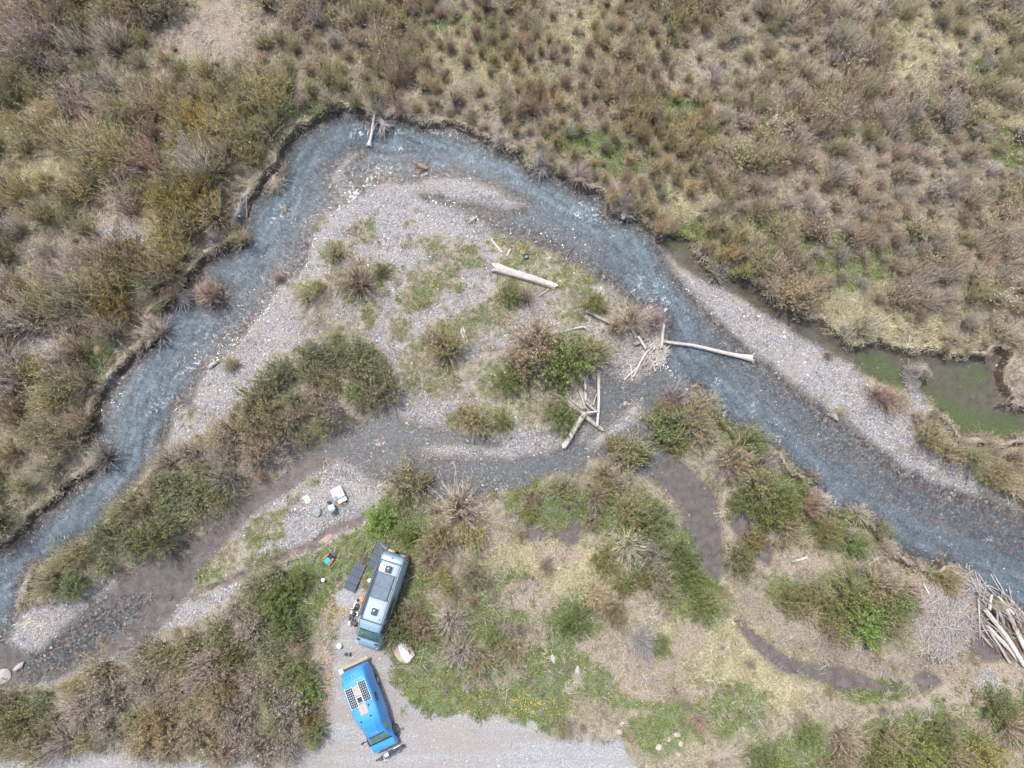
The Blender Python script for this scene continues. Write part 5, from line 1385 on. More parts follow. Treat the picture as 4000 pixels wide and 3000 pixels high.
log("log", [(3945, 2340), (4030, 2440)], (.11, .12), "grey log at the outer water edge of the lower right jam", M_LOG2, (.2, .2), group=GJ)
log("log", [(3712, 2225), (3770, 2258), (3815, 2275), (3832, 2310)], (.06, .12), "curved grey log bordering the small sand bar at lower right", M_LOG2, (.2, .5), group=GJ)
log("branch", [(3821, 2340), (3826, 2400), (3828, 2491)], (.06, .03), "long white branch hanging from the lower right jam over the inlet", M_LOG, (.7, .2), cat="branch")
log("log", [(3608, 2283), (3631, 2323)], (.07, .06), "short white log at the upper edge of the brush pile", M_LOG, (.2, .2))
log("branch", [(1145, 2725), (1141, 2748), (1128, 2765), (1104, 2777)], (.05, .13), "white crescent of wood in the thicket beside the blue truck", M_LOG, (.5, .4), cat="branch")
log("log", [(3705, 271), (3764, 298)], (.07, .08), "thin white log in the upper right meadow", M_LOG, (.1, .1))
log("log", [(3967, 59), (3972, 136)], (.05, .05), "thin grey log close to the upper right corner", M_LOG, (.3, .2))
log("branch", [(1470, 1902), (1490, 1894), (1509, 1880)], (.04, .03), "pale stick where the camp gravel bar meets the shrub", M_LOG, cat="branch")
log("log", [(502, 755), (511, 788)], (.08, .06), "stubby grey log at the top of the sand clearing", M_LOG2, (.3, .1))
log("branch", [(3520, 1622), (3545, 1650), (3574, 1676)], (.05, .04), "grey branch on the sandy patch of the long gravel bar", M_LOG2, cat="branch")
log("branch", [(678, 1608), (700, 1590), (723, 1577)], (.04, .03), "pale stick at the west edge of the gravel island", M_LOG, cat="branch")
log("branch", [(2210, 1010), (2225, 985), (2240, 960), (2236, 945)], (.05, .03), "curved branch standing in the shallows beside the island", M_LOG3, (.0, .1), cat="branch")
log("log", [(2715, 1586), (2742, 1588)], (.06, .05), "short white log on top of the shrubby river islet", M_LOG, (.9, .9))
log("log", [(962, 770), (965, 850)], (.07, .06), "dark wet log along the water's edge on the west bank", M_LOG3, (.1, .0))

# root wads and snags
def snag(fx, fy, size, label, mat, n=16, lift=0.1, seed=1, flat=.5):
    rs = np.random.default_rng(seed)
    p = G(fx, fy); z = max(hz(p.x, p.y), 0) + lift
    p = W(fx, fy, z)
    o = empty("root_snag", p, rs.uniform(0, 6)); tag(o, label, "snag")
    m = MB(); m.tube([(-size * .4, 0, 0), (0, 0, size * .1), (size * .5, size * .1, size * .05)], [size * .2, size * .26, size * .14], 9); m.build("stump", mat, o, 50)
    for i in range(n):
        a = rs.normal(3.14, .9); d = Vector((math.cos(a), math.sin(a), rs.uniform(-.1, flat)))
        L = size * rs.uniform(.6, 1.25); q = Vector((rs.uniform(-.3, .3) * size, rs.uniform(-.15, .15) * size, .05 * size))
        w = MB(); w.tube([q, q + d * L * .5 + Vector(rs.normal(0, .06 * size, 3)), q + d * L + Vector((0, 0, -.15 * L)) + Vector(rs.normal(0, .1 * size, 3))], [size * .05, size * .035, size * .008], 5); w.build("root", mat, o)
    return o
snag(1845, 860, .75, "pale root wad stranded on the island's gravel edge", M_LOG2, 22, .12, 3, .8)
snag(1650, 652, .95, "dark mossy snag lying in the shallow inside of the bend", M_LOG3, 18, .05, 4, .25)
snag(1115, 818, .60, "dark snag breaking the rapids on the upper west reach", M_LOG3, 10, .05, 5, .3)
snag(2715, 1508, .75, "dark snag in the river below the long trunk", M_LOG3, 14, .02, 6, .5)
snag(830, 1425, .75, "grey root snag at the foam on the island's west edge", M_LOG2, 12, .08, 7, .4)
snag(700, 1560, .60, "thin dark snag making the lower foam patch", M_LOG3, 10, .05, 8, .3)
snag(1390, 880, .50, "dark splintered snag near the island's upper west edge", M_LOG3, 10, .1, 9, .3)

for i, (fx, fy, sz, lb) in enumerate([(1078, 712, 1.2, "large brown root mass hanging off the upper west bank"), (938, 940, .95, "pale root mass at the water's edge below the sand clearing"), (716, 1168, 1.0, "grey root mass on the west bank across from the rusty river shrub"), (592, 1335, .9, "spreading root mass at the foot of the mauve west bank shrub"),
        (1492, 478, 1.0, "root mass beside the leaning pole on the top bank"), (2122, 660, .95, "root mass on the north bank, upstream of its twin"), (2268, 704, .95, "root mass on the north bank, downstream of its twin"), (2440, 836, 1.0, "root mass on the north bank nearest the backwater mouth"), (3262, 1630, .6, "small root mass on the river edge of the long gravel bar")]):
    snag(fx, fy, sz, lb, M_LOG2 if i % 3 else M_LOG3, 26, .25, 20 + i, .35)

# stick heaps: nobody could count these
def heap(name, fx, fy, rx, ry, n, L, rad, hgt, label, mat, seed, main=None, spread=1.2):
    rs = np.random.default_rng(seed); S = MB()
    c = G(fx, fy); k = (W(fx + 1, fy) - W(fx, fy)).length
    for i in range(n):
        a = rs.uniform(0, 6.28); q = math.sqrt(rs.random())
        x, y = c.x + rx * k * q * math.cos(a), c.y + ry * k * q * math.sin(a)
        z = max(hz(x, y), 0) + rs.uniform(.02, 1) * hgt * (1 - q * .8)
        t = rs.uniform(0, 6.28) if main is None else R(main) + rs.normal(0, spread)
        l = L * rs.uniform(.4, 1.2); d = Vector((math.cos(t), math.sin(t), rs.normal(0, .12)))
        r0 = rad * rs.uniform(.5, 1.3); p = Vector((x, y, z)); b = Vector(rs.normal(0, .05 * l, 3))
        S.tube([p - d * l / 2, p + b, p + d * l / 2], [r0, r0 * .85, r0 * .4], 4)
    return tag(S.build(name, mat, None, 60), label, None, None, 'stuff')
heap("driftwood_sticks", 2560, 1370, 45, 60, 260, 1.1, 0.037, .75, "tangled sticks packed into the riverside jam", M_LOG, 1, 60, .5)
heap("driftwood_sticks", 2520, 1420, 30, 40, 110, .9, 0.031, .45, "fine roots and sticks trailing from the riverside jam", M_LOG2, 2, 55, .5)
heap("driftwood_sticks", 2250, 1550, 45, 40, 130, .9, 0.034, .5, "loose sticks caught among the crossed logs", M_LOG, 3, 110, .5)
heap("driftwood_sticks", 2370, 1255, 70, 30, 120, .7, 0.024, .35, "twigs lying along the grey log by the brown shrub", M_LOG, 4)
heap("brush_pile", 3690, 2430, 125, 135, 1300, 1.5, 0.03, .6, "great pale heap of beaver-cut sticks at lower right", M_LOG2, 5)
heap("brush_pile", 3800, 2310, 50, 40, 140, 1.0, 0.043, .9, "root tangle at the head of the lower right jam", M_LOG2, 6)
heap("brush_pile", 3930, 2470, 70, 90, 220, 1.4, 0.043, .4, "sticks jammed between the logs at lower right", M_LOG3, 7, -55, .4)
heap("brush_pile", 2530, 2500, 70, 60, 420, 1.2, 0.018, .55, "grey dead brush heap in the near meadow", M_LOG2, 8, -60, .9)
heap("brush_pile", 2560, 2395, 55, 35, 110, .8, 0.024, .2, "scattered bleached sticks above the dead brush heap", M_LOG, 9)
heap("driftwood_sticks", 1800, 1310, 40, 40, 60, .7, 0.020, .2, "twigs around the two parallel island logs", M_LOG2, 10, 100, .8)
heap("driftwood_sticks", 1390, 910, 50, 25, 50, .7, 0.027, .15, "twigs beside the splintered island log", M_LOG3, 11)
heap("driftwood_sticks", 2110, 1160, 30, 35, 40, .7, 0.024, .2, "twigs below the big pale log", M_LOG2, 12)
heap("driftwood_sticks", 3580, 1470, 30, 50, 170, .9, 0.024, .5, "bleached dead stems standing in the algae pool", M_LOG2, 13)
heap("driftwood_sticks", 3290, 1635, 30, 15, 60, .9, 0.024, .2, "dead sedge and roots at the edge of the long gravel bar", M_LOG2, 14, -20, .3)
heap("driftwood_sticks", 3700, 1760, 150, 40, 130, .9, 0.024, .15, "flood-strewn twigs along the back of the long gravel bar", M_LOG2, 15, -30, .5)
heap("driftwood_sticks", 120, 2440, 70, 12, 60, .9, 0.024, .1, "flood-strewn twigs on the white gravel spit", M_LOG, 16, 35, .3)
heap("driftwood_sticks", 3880, 2400, 90, 120, 75, 2.6, .05, .7, "long thin grey poles tangled through the lower right jam", M_LOG2, 17, -52, .35)
heap("driftwood_sticks", 3780, 2270, 70, 45, 60, 1.6, .035, .6, "branches stacked at the upstream end of the lower right jam", M_LOG2, 18, -35, .6)
# ================================================================== PLANTS
def leaf_material():
    t = NT("willow_leaf")
    oc = t.n("ObjectInfo").outputs["Color"]
    ri = t.n("NewGeometry").outputs["Random Per Island"]
    v = t.ramp(ri, [(0.0, (0.5, 0.5, 0.45)), (0.5, (1, 1, 1)), (0.85, (1.35, 1.25, 1.0)), (1.0, (1.6, 1.35, 0.9))])
    c = t.mix(1.0, oc, v, 'MULTIPLY')
    d = t.n("BsdfDiffuse", ins={"Color": c}); tr = t.n("BsdfTranslucent", ins={"Color": c})
    m = t.n("MixShader", ins={0: 0.4}); t.set(m.inputs[1], d.outputs[0]); t.set(m.inputs[2], tr.outputs[0])
    return t.end(m.outputs[0])
def stem_material():
    t = NT("willow_stem")
    oc = t.n("ObjectInfo").outputs["Color"]
    ri = t.n("NewGeometry").outputs["Random Per Island"]
    v = t.ramp(ri, [(0.0, (0.45, 0.43, 0.42)), (0.45, (0.9, 0.9, 0.9)), (0.75, (1.2, 1.18, 1.15)), (0.88, (1.5, 1.5, 1.48)), (1.0, (1.7, 1.72, 1.7))])
    c = t.mix(1.0, oc, v, 'MULTIPLY')
    d = t.n("BsdfDiffuse", ins={"Color": c})
    return t.end(d.outputs[0])
def tint_material(name, rnd=((0.0, 0.55), (0.5, 1.0), (1.0, 1.4)), trans=0.0, rough=0.8, spec=0.2):
    t = NT(name)
    ic = t.attr("tint", 'INSTANCER').outputs["Color"]
    ri = t.n("NewGeometry").outputs["Random Per Island"]
    c = t.mix(1.0, ic, t.ramp(ri, [(p, v) for p, v in rnd]), 'MULTIPLY')
    if trans:
        d = t.n("BsdfDiffuse", ins={"Color": c}); tr = t.n("BsdfTranslucent", ins={"Color": c})
        m = t.n("MixShader", ins={0: trans}); t.set(m.inputs[1], d.outputs[0]); t.set(m.inputs[2], tr.outputs[0])
        return t.end(m.outputs[0])
    p = t.n("BsdfPrincipled", ins={"Base Color": c, "Roughness": rough}); p.inputs["Specular IOR Level"].default_value = spec
    return t.end(p.outputs[0])
M_LEAF, M_STEM = leaf_material(), stem_material()

def raw_mesh(name, V, F3, F4, mat, smooth=False):
    me = bpy.data.meshes.new(name)
    V = np.asarray(V, np.float32).reshape(-1, 3)
    F3 = np.asarray(F3, np.int32).reshape(-1, 3); F4 = np.asarray(F4, np.int32).reshape(-1, 4)
    me.vertices.add(len(V)); me.vertices.foreach_set("co", V.ravel())
    li = np.concatenate([F3.ravel(), F4.ravel()])
    me.loops.add(len(li)); me.loops.foreach_set("vertex_index", li)
    me.polygons.add(len(F3) + len(F4))
    ls = np.concatenate([np.arange(len(F3)) * 3, len(F3) * 3 + np.arange(len(F4)) * 4]).astype(np.int32)
    me.polygons.foreach_set("loop_start", ls)
    if smooth: me.polygons.foreach_set("use_smooth", np.ones(len(ls), bool))
    me.update(calc_edges=True)
    me.materials.append(mat)
    return me

class Sticks:
    """many tapered three-sided twigs in one mesh"""
    def __init__(self): self.V = []; self.F4 = []; self.F3 = []
    def add(self, pts, r0, r1):
        n = len(pts); k = len(self.V)
        d = pts[-1] - pts[0]; d = d / (np.linalg.norm(d) + 1e-9)
        u = np.cross(d, [0.31, 0.77, 0.55]); u /= np.linalg.norm(u) + 1e-9
        w = np.cross(d, u)
        for i, p in enumerate(pts):
            if i == n - 1:
                self.V.append(p); break
            r = r0 + (r1 - r0) * i / (n - 1)
            for a in (0, 2.094, 4.189):
                self.V.append(p + r * (u * math.cos(a) + w * math.sin(a)))
        for i in range(n - 2):
            b = k + i * 3
            for j in range(3): self.F4.append((b + j, b + (j + 1) % 3, b + 3 + (j + 1) % 3, b + 3 + j))
        b = k + (n - 2) * 3
        for j in range(3): self.F3.append((b + j, b + (j + 1) % 3, b + 3))
    def mesh(self, name, mat): return raw_mesh(name, self.V, self.F3, self.F4, mat)

class Leaves:
    def __init__(self): self.V = []; self.F = []
    def add(self, p, d, L, w, rs):
        d = d / (np.linalg.norm(d) + 1e-9)
        s = np.cross(d, rs.normal(size=3)); s /= np.linalg.norm(s) + 1e-9
        k = len(self.V)
        self.V += [p, p + d * L * .5 + s * w, p + d * L, p + d * L * .5 - s * w]
        self.F.append((k, k + 1, k + 2, k + 3))
    def mesh(self, name, mat): return raw_mesh(name, self.V, [], self.F, mat)

def shrub_proto(seed, n, height, spread, base, twigs, leaf, lsize, arch=0.35, thick=0.014, clump=0.5):
    """stems fan out of one rootstock and carry twigs; leaves sit on the twigs, in clumps"""
    rs = np.random.default_rng(seed)
    S, Lf = Sticks(), Leaves()
    lobes = [(rs.uniform(0, 6.28), rs.uniform(0.5, 1.0)) for _ in range(5)]
    green_dir = rs.uniform(0, 6.28, 3)
    for i in range(n):
        az = rs.uniform(0, 6.28)
        lob = 1.0 + 0.25 * sum(math.cos(az - a) * w for a, w in lobes) / 3
        th = min(abs(rs.normal(0, 0.55)), 1.15) * spread
        L = height * rs.uniform(0.6, 1.08) * lob / (0.55 + 0.45 * math.cos(th))
        L *= 1 - 0.25 * th
        b = np.array([base * math.cos(az) * rs.uniform(0, 1), base * math.sin(az) * rs.uniform(0, 1), -0.06])
        hd = np.array([math.cos(az), math.sin(az), 0.0])
        pts = []
        for k in range(4):
            s = k / 3
            t = th * (1 + arch * (s - 0.3))
            pts.append(b + L * s * (hd * math.sin(t) + np.array([0, 0, math.cos(t)])) + rs.normal(0, 0.025, 3) * s * height)
        S.add(pts, thick, thick * .35)
        inclump = 1.0
        if clump > 0: inclump = max(math.cos(az - g) for g in green_dir) ; inclump = 1.0 if inclump > clump else 0.25
        for j in range(twigs):
            s = rs.uniform(0.35, 1.0) * 3
            k = min(int(s), 2); a = s - k
            p = pts[k] * (1 - a) + pts[k + 1] * a
            d = (pts[k + 1] - pts[k]); d /= np.linalg.norm(d)
            d = d * 0.9 + rs.normal(0, 0.34, 3); d[2] += 0.15; d /= np.linalg.norm(d)
            tl = height * rs.uniform(0.12, 0.30)
            S.add([p, p + d * tl], thick * .5, 0.002)
            nl = rs.poisson(leaf * inclump)
            for q in range(nl):
                lp = p + d * tl * rs.uniform(0.2, 1.05)
                ld = d * 0.8 + rs.normal(0, 0.5, 3)
                Lf.add(lp, ld, lsize * rs.uniform(.6, 1.3), lsize * rs.uniform(.16, .3), rs)
    if not Lf.F:
        Lf.add(pts[-1], np.array([0, 0, 1.0]), lsize, lsize * .3, rs)
    return S.mesh("stems", M_STEM), Lf.mesh("foliage", M_LEAF)

PR = {}
for i in range(4):
    PR['bud%d' % i] = shrub_proto(10 + i, 115, 1.9, 0.62, 0.55, 6, 2.6, 0.10, arch=0.6, thick=0.02)
    PR['leafy%d' % i] = shrub_proto(30 + i, 100, 1.5, 0.95, 0.6, 8, 5.6, 0.11, clump=0.0)
    PR['twig%d' % i] = shrub_proto(50 + i, 125, 1.9, 0.70, 0.5, 6, 0.7, 0.09, arch=0.7, thick=0.022, clump=0.6)
    PR['tuft%d' % i] = shrub_proto(70 + i, 90, 1.35, 0.40, 0.22, 5, 1.7, 0.09, arch=0.9, thick=0.012, clump=0.2)
PR['dead0'] = shrub_proto(90, 110, 1.7, 1.25, 0.3, 5, 0.0, 0.08, arch=0.9, thick=0.016)
PR['dead1'] = shrub_proto(91, 90, 1.5, 1.3, 0.3, 6, 0.0, 0.08, arch=1.0, thick=0.015)

# colours seen in the thickets: (words, stem colour, leaf colour)
PAL = {
 'olive': ("olive green", (0.358, 0.307, 0.230), (0.384, 0.363, 0.161)),
 'yellow': ("yellow green", (0.395, 0.332, 0.223), (0.482, 0.437, 0.173)),
 'green': ("fresh green", (0.338, 0.292, 0.223), (0.318, 0.362, 0.159)),
 'bright': ("bright green", (0.338, 0.292, 0.210), (0.319, 0.427, 0.142)),
 'mauve': ("mauve grey", (0.43, 0.37, 0.335), (0.40, 0.35, 0.26)),
 'brown': ("warm brown", (0.417, 0.328, 0.259), (0.403, 0.334, 0.206)),
 'rust': ("rust brown", (0.419, 0.311, 0.247), (0.405, 0.315, 0.216)),
 'ochre': ("ochre yellow", (0.419, 0.334, 0.224), (0.480, 0.383, 0.175)),
 'tan': ("pale tan", (0.526, 0.445, 0.349), (0.485, 0.427, 0.269)),
 'grey': ("bleached grey", (0.50, 0.465, 0.425), (0.45, 0.42, 0.34)),
 'orange': ("orange tinged", (0.440, 0.288, 0.160), (0.609, 0.355, 0.114)),
}
SHRUBS = []       # everything that will be planted: dict(x, y, proto, r, hgt, pal, manual)
def plant(fx, fy, r, pal, kind='bud', hgt=None, lift=0.5):
    """pixel of the middle of the crown; r crown radius in metres"""
    hgt = hgt or r * (1.35 if kind == 'leafy' else 1.6)
    p = W(fx, fy, 0.4 + lift * hgt * 0.6)
    SHRUBS.append(dict(x=p.x, y=p.y, r=r, h=hgt, pal=pal, kind=kind, fx=fx, fy=fy, man=True))

MANUAL = """1312,985,.95,olive,bud;1400,1100,1.75,brown,twig;1495,1062,.65,green,leafy;1210,1140,.9,tan,bud;1245,1120,.6,olive,leafy;905,1425,.75,olive,bud;1085,1080,.6,rust,twig
825,1152,1.15,rust,twig;1740,1365,1.75,olive,bud;1690,1310,1.1,brown,twig;2090,1330,2.2,brown,bud;2215,1400,2.1,green,leafy;2310,1385,1.6,olive,bud;1990,1480,1.2,green,leafy;2060,1440,1.7,olive,bud
2175,1490,1.2,green,leafy;2000,1400,1.1,brown,twig;2320,1190,.95,olive,leafy;2470,1245,1.7,brown,twig;2560,1250,1.2,mauve,twig;2410,1280,1.0,brown,twig;1860,1640,1.35,olive,bud;1800,1610,.8,brown,twig;1960,1640,.8,green,leafy;2200,1632,1.3,green,leafy
2160,1590,.8,olive,bud;2050,1160,.9,brown,twig;1990,1150,1.0,green,leafy;2450,1765,1.55,olive,bud;2410,1740,.9,olive,leafy;2500,1770,.9,green,leafy;2640,1550,1.5,mauve,twig;2600,1660,1.5,green,leafy;2690,1640,1.5,olive,bud;2780,1570,1.1,tan,twig;2730,1580,1.0,brown,twig
2640,1740,.9,green,leafy;2740,1700,1.1,tan,bud;2600,1600,1.0,brown,bud;2920,1730,1.35,green,leafy;2860,1800,1.6,brown,bud;2990,1810,1.1,mauve,twig;2960,1890,1.4,olive,bud;2910,1960,1.2,green,leafy;3040,1960,1.5,green,leafy;3080,2060,1.3,olive,bud;3160,1990,1.2,brown,bud
3220,2080,1.0,olive,leafy;3180,1860,.65,rust,twig;3200,1960,.9,grey,twig;3360,2010,.9,tan,twig;3430,2065,.8,olive,bud;3460,2150,.8,tan,twig;3330,2130,1.0,green,leafy;2950,2110,1.0,olive,leafy;2890,2190,1.2,green,leafy;3010,2010,1.1,green,leafy
1570,1885,1.85,brown,bud;1640,1890,1.1,olive,bud;1490,2030,1.2,bright,leafy;1600,2085,.95,bright,leafy;1790,1990,2.3,tan,twig;1850,2080,1.4,yellow,bud;1720,2110,1.5,olive,bud;1680,2190,1.1,brown,twig;1570,2440,1.4,green,leafy;1620,2390,1.0,olive,bud;1650,2460,1.1,brown,bud
1800,2540,1.3,mauve,twig;1870,2570,1.2,brown,bud;1990,2540,1.2,olive,bud;1760,2420,1.3,grey,twig;1850,2240,1.2,olive,bud;1730,2250,.9,yellow,bud;1940,2490,.9,green,leafy;1770,2300,.9,olive,bud;2080,1945,1.0,rust,twig;2195,1915,1.2,green,bud;2065,2010,.7,olive,leafy
2360,1860,1.2,olive,bud;2330,1940,1.3,brown,twig;2440,2000,1.4,olive,bud;2540,2040,1.3,green,leafy;2450,2130,1.4,tan,twig;2540,2170,1.3,mauve,twig;2560,2240,1.2,olive,bud;2360,2190,1.1,green,leafy;2310,2040,.9,brown,twig;2420,1900,1.0,tan,twig;2650,2170,1.2,green,leafy
2690,2260,1.1,green,leafy;2610,2330,1.0,olive,bud;2130,2210,.8,brown,twig;2240,2430,1.2,green,leafy;2315,2320,1.1,tan,bud;2385,2390,1.1,olive,bud;2570,2515,.8,bright,leafy;2500,2500,1.4,grey,dead;2740,2370,1.1,green,leafy;2430,2280,.9,olive,leafy;2510,2265,.8,green,leafy
3080,2340,1.2,green,leafy;3170,2300,1.1,olive,bud;3230,2380,1.2,green,leafy;3330,2330,1.6,green,leafy;3420,2300,1.5,olive,bud;3480,2360,1.4,green,leafy;3360,2430,1.6,bright,leafy;3460,2440,1.4,olive,bud;3240,2460,1.2,olive,bud;3530,2300,1.0,brown,twig;3150,2400,.9,tan,twig
3430,1540,1.1,rust,twig;3480,1560,1.1,brown,bud;3590,1630,.8,tan,twig;3630,1710,1.3,olive,bud;3720,1770,1.3,brown,bud;3800,1800,1.2,olive,bud;3870,1740,1.1,brown,twig;3880,1860,1.3,olive,bud;3960,1790,1.2,brown,bud;3950,1900,1.1,tan,bud;4080,1830,1.4,olive,bud;4080,1960,1.2,brown,twig
3690,2270,1.0,yellow,bud;3650,2250,.6,olive,leafy;3300,2890,1.5,brown,twig;3460,2870,1.3,olive,bud;3560,2930,1.6,bright,leafy;3640,2870,1.2,green,leafy;3410,2960,1.4,green,leafy;3150,2860,1.0,green,leafy;3880,2750,1.2,green,leafy;3940,2830,1.4,brown,twig;3720,2960,1.3,olive,bud;3820,2950,1.4,yellow,leafy;3270,2960,1.2,olive,bud
2720,2810,.85,brown,twig;2630,2700,.8,tan,twig;2960,2960,1.1,green,leafy;3020,3010,1.2,green,leafy;2560,2290,.7,grey,dead;3110,1480,.01,tan,bud;3570,1450,1.0,grey,dead;3290,1290,.9,grey,dead;3240,1385,.5,rust,twig;3290,1610,.7,tan,dead;2790,320,1.4,grey,dead
470,680,.01,tan,bud;1050,510,1.6,olive,bud;1110,660,.9,rust,dead;1070,720,.9,grey,twig;940,930,1.0,ochre,twig;840,940,1.2,grey,dead;720,1150,1.0,grey,dead;600,1290,1.5,mauve,twig;2110,640,1.2,mauve,dead;2260,680,1.2,mauve,dead;1480,440,1.3,mauve,dead;1560,420,1.1,brown,dead;2430,800,1.3,mauve,dead;1950,560,.9,tan,dead
2810,1060,1.0,mauve,twig;2960,830,1.2,brown,bud;2790,830,1.0,brown,twig;2900,1000,1.0,brown,twig;390,1790,1.3,mauve,twig;330,1650,1.0,brown,bud;1100,2330,1.4,bright,leafy;1180,2270,1.0,bright,leafy;1130,2440,1.3,green,leafy;1180,2620,1.3,green,leafy;1210,2690,1.1,bright,leafy;1240,2860,.9,green,leafy;1220,2790,.9,olive,leafy"""
for ent in MANUAL.replace("\n", ";").split(";"):
    a, b, c, d, e = ent.split(",")
    if float(c) > .1: plant(float(a), float(b), float(c), d, e)

def zone_fill(poly, n_try, dist, rr, hh, pals, kinds, seed, skip=(), z=1.5, clus=0.3):
    """even but random planting inside an outline"""
    rs = np.random.default_rng(seed)
    q = Wn(poly, z)
    lo, hi = q.min(0), q.max(0)
    cand = rs.uniform(lo, hi, (n_try, 2))
    ins = sdf(cand[:, 0], cand[:, 1], q) < 0
    cand = cand[ins]
    okw = (gat(dW, cand[:, 0], cand[:, 1]) > (1.3 if seed == 1 else 0.9 if seed == 2 else 0.35)) & (gat(dG, cand[:, 0], cand[:, 1]) > 0.1) & (gat(dRoad, cand[:, 0], cand[:, 1]) > 0.3)
    cand = cand[okw]
    for b in skip: cand = cand[blob(cand[:, 0], cand[:, 1], b, z) > 1]
    ex = [(s['x'], s['y'], s['r'] * .75) for s in SHRUBS]
    P = np.array(ex) if ex else np.zeros((0, 3))
    dens = fbm(cand[:, 0], cand[:, 1], 5.0, seed + 400, 3)
    pm = fbm(cand[:, 0], cand[:, 1], 7.0, seed + 500, 2)
    for (x, y), dn, pv in zip(cand, dens, pm):
        r = rs.uniform(*rr) * (1 + 0.5 * dn)
        need = dist * (1 - clus * dn) * rs.uniform(0.75, 1.25)
        if len(P) and (((P[:, 0] - x) ** 2 + (P[:, 1] - y) ** 2) < np.maximum(need, (P[:, 2] + r * .75) * (.72 if clus < .5 else .45)) ** 2).any(): continue
        P = np.vstack([P, [x, y, r * .75]])
        u = min(max(rs.normal(0.5 + 0.5 * pv, 0.24), 0), 0.999)
        pal = pals[int(u * len(pals))]
        SHRUBS.append(dict(x=x, y=y, r=r, h=r * rs.uniform(*hh), pal=pal, kind=kinds[int(rs.integers(len(kinds)))], man=False, zone=seed))
UL = [(-350,-250),(640,-250),(650,150),(900,330),(1120,420),(1100,560),(960,760),(930,860),(830,980),(700,1130),(600,1260),(520,1360),(450,1440),(385,1540),(350,1700),(370,1780),(320,1840),(220,1920),(120,2000),(30,2090),(-350,2300)]
zone_fill(UL, 9000, 1.85, (1.0, 1.75), (1.5, 2.0), ['mauve','brown','mauve','olive','olive','yellow','olive','yellow'], ['bud','bud','twig','bud','leafy'], 1,
          skip=[(130,640,260,80),(470,890,140,85),(130,1330,120,85),(390,1380,80,70),(560,960,70,40),(800,80,170,190)], clus=0.55)
EI = [(170,2290),(150,2240),(270,2160),(440,2020),(560,1870),(640,1800),(800,1710),(900,1650),(1030,1510),(1080,1420),(1200,1360),(1330,1320),(1430,1345),(1510,1430),(1510,1550),(1430,1610),(1290,1690),(1230,1750),(1110,1830),(1000,1880),(890,1990),(790,2070),(640,2140),(480,2200),(400,2250),(280,2290)]
zone_fill(EI, 5000, 1.3, (1.0, 1.5), (1.5, 1.95), ['mauve','brown','olive','green','olive','bright','green'], ['bud','bud','leafy','twig'], 2, z=1.7)
BL = [(-300,2740),(100,2700),(300,2650),(560,2530),(750,2460),(900,2350),(1000,2280),(1100,2230),(1170,2260),(1150,2320),(1200,2500),(1200,2640),(1190,2700),(1200,2820),(1140,2920),(1050,2950),(900,2980),(600,2920),(300,2920),(-300,2920)]
zone_fill(BL, 5000, 1.5, (1.15, 1.8), (1.3, 1.7), ['mauve','brown','olive','mauve','green','olive','green'], ['bud','twig','bud','leafy'], 3, z=1.5)
TC = [(1000,-250),(1500,-250),(1480,120),(1560,300),(1500,420),(1330,420),(1150,400),(950,320),(900,200)]
zone_fill(TC, 3000, 1.4, (0.8, 1.3), (1.7, 2.2), ['mauve','brown','olive','brown'], ['bud','twig','tuft'], 4, skip=[(800,100,260,170),(1080,60,70,90)])
UR = [(2850,-250),(4500,-250),(4500,1300),(3880,1350),(3600,1330),(3400,1300),(3150,1220),(2980,1120),(2860,900),(2760,640)]
zone_fill(UR, 9000, 1.45, (0.65, 1.2), (1.4, 2.0), ['mauve','rust','brown','mauve','brown','tan','olive','olive'], ['bud','twig','tuft','twig'], 5,
          skip=[(3600,150,180,110),(3560,250,110,120),(3680,560,90,70),(3300,1200,150,80),(3560,1270,170,90),(3200,570,60,40),(3900,420,60,80)], clus=0.9)
TM = [(1450,-250),(2900,-250),(2800,640),(2880,900),(2960,1090),(2720,950),(2560,900),(2380,770),(2250,700),(2000,570),(1800,480),(1560,420),(1540,250)]
zone_fill(TM, 9000, 1.3, (0.42, 0.74), (2.2, 3.0), ['rust','brown','tan','brown','olive','ochre','yellow','olive'], ['tuft','tuft','tuft','bud'], 6, skip=[(2680,830,110,60,-30)], clus=0.9)

# ------------------------------------------------------------------ turn the planting list into plants
protos = {}
for k, (sm, fm) in PR.items():
    vs = np.empty(len(sm.vertices) * 3, np.float32); sm.vertices.foreach_get("co", vs); vs = vs.reshape(-1, 3)
    protos[k] = (sm, fm, float(np.percentile(np.hypot(vs[:, 0], vs[:, 1]), 93)), float(np.percentile(vs[:, 2], 97)))
variants = {'bud': 4, 'leafy': 4, 'twig': 4, 'tuft': 4, 'dead': 2}
for s in SHRUBS:
    if 'fx' not in s:
        z = hz(s['x'], s['y']) + s['h'] * 0.4
        v = Vector((s['x'], s['y'], z - H)); yc = v.y * CT + v.z * ST; zc = -v.y * ST + v.z * CT
        s['fx'] = 2000 + FPX * v.x / -zc; s['fy'] = 1500 - FPX * yc / -zc
def inview(s, m=60): return -m < s['fx'] < 4000 + m and -m < s['fy'] < 3000 + m
small = lambda s: s['r'] < 0.80 and not s['man']
big = [s for s in SHRUBS if inview(s) and not small(s)]
lit = [s for s in SHRUBS if inview(s) and small(s)]
big.sort(key=lambda s: (not s['man'], -s['r'] * s['h'])); lit.sort(key=lambda s: -s['r'] * s['h'])
single = [(s, 'willow_shrub') for s in big[:300]] + [(s, 'low_willow') for s in lit[:290]]
rest = big[300:] + lit[290:] + [s for s in SHRUBS if not inview(s)]
print("SHRUBS", len(SHRUBS), "big", len(big), "low", len(lit), "rest", len(rest))

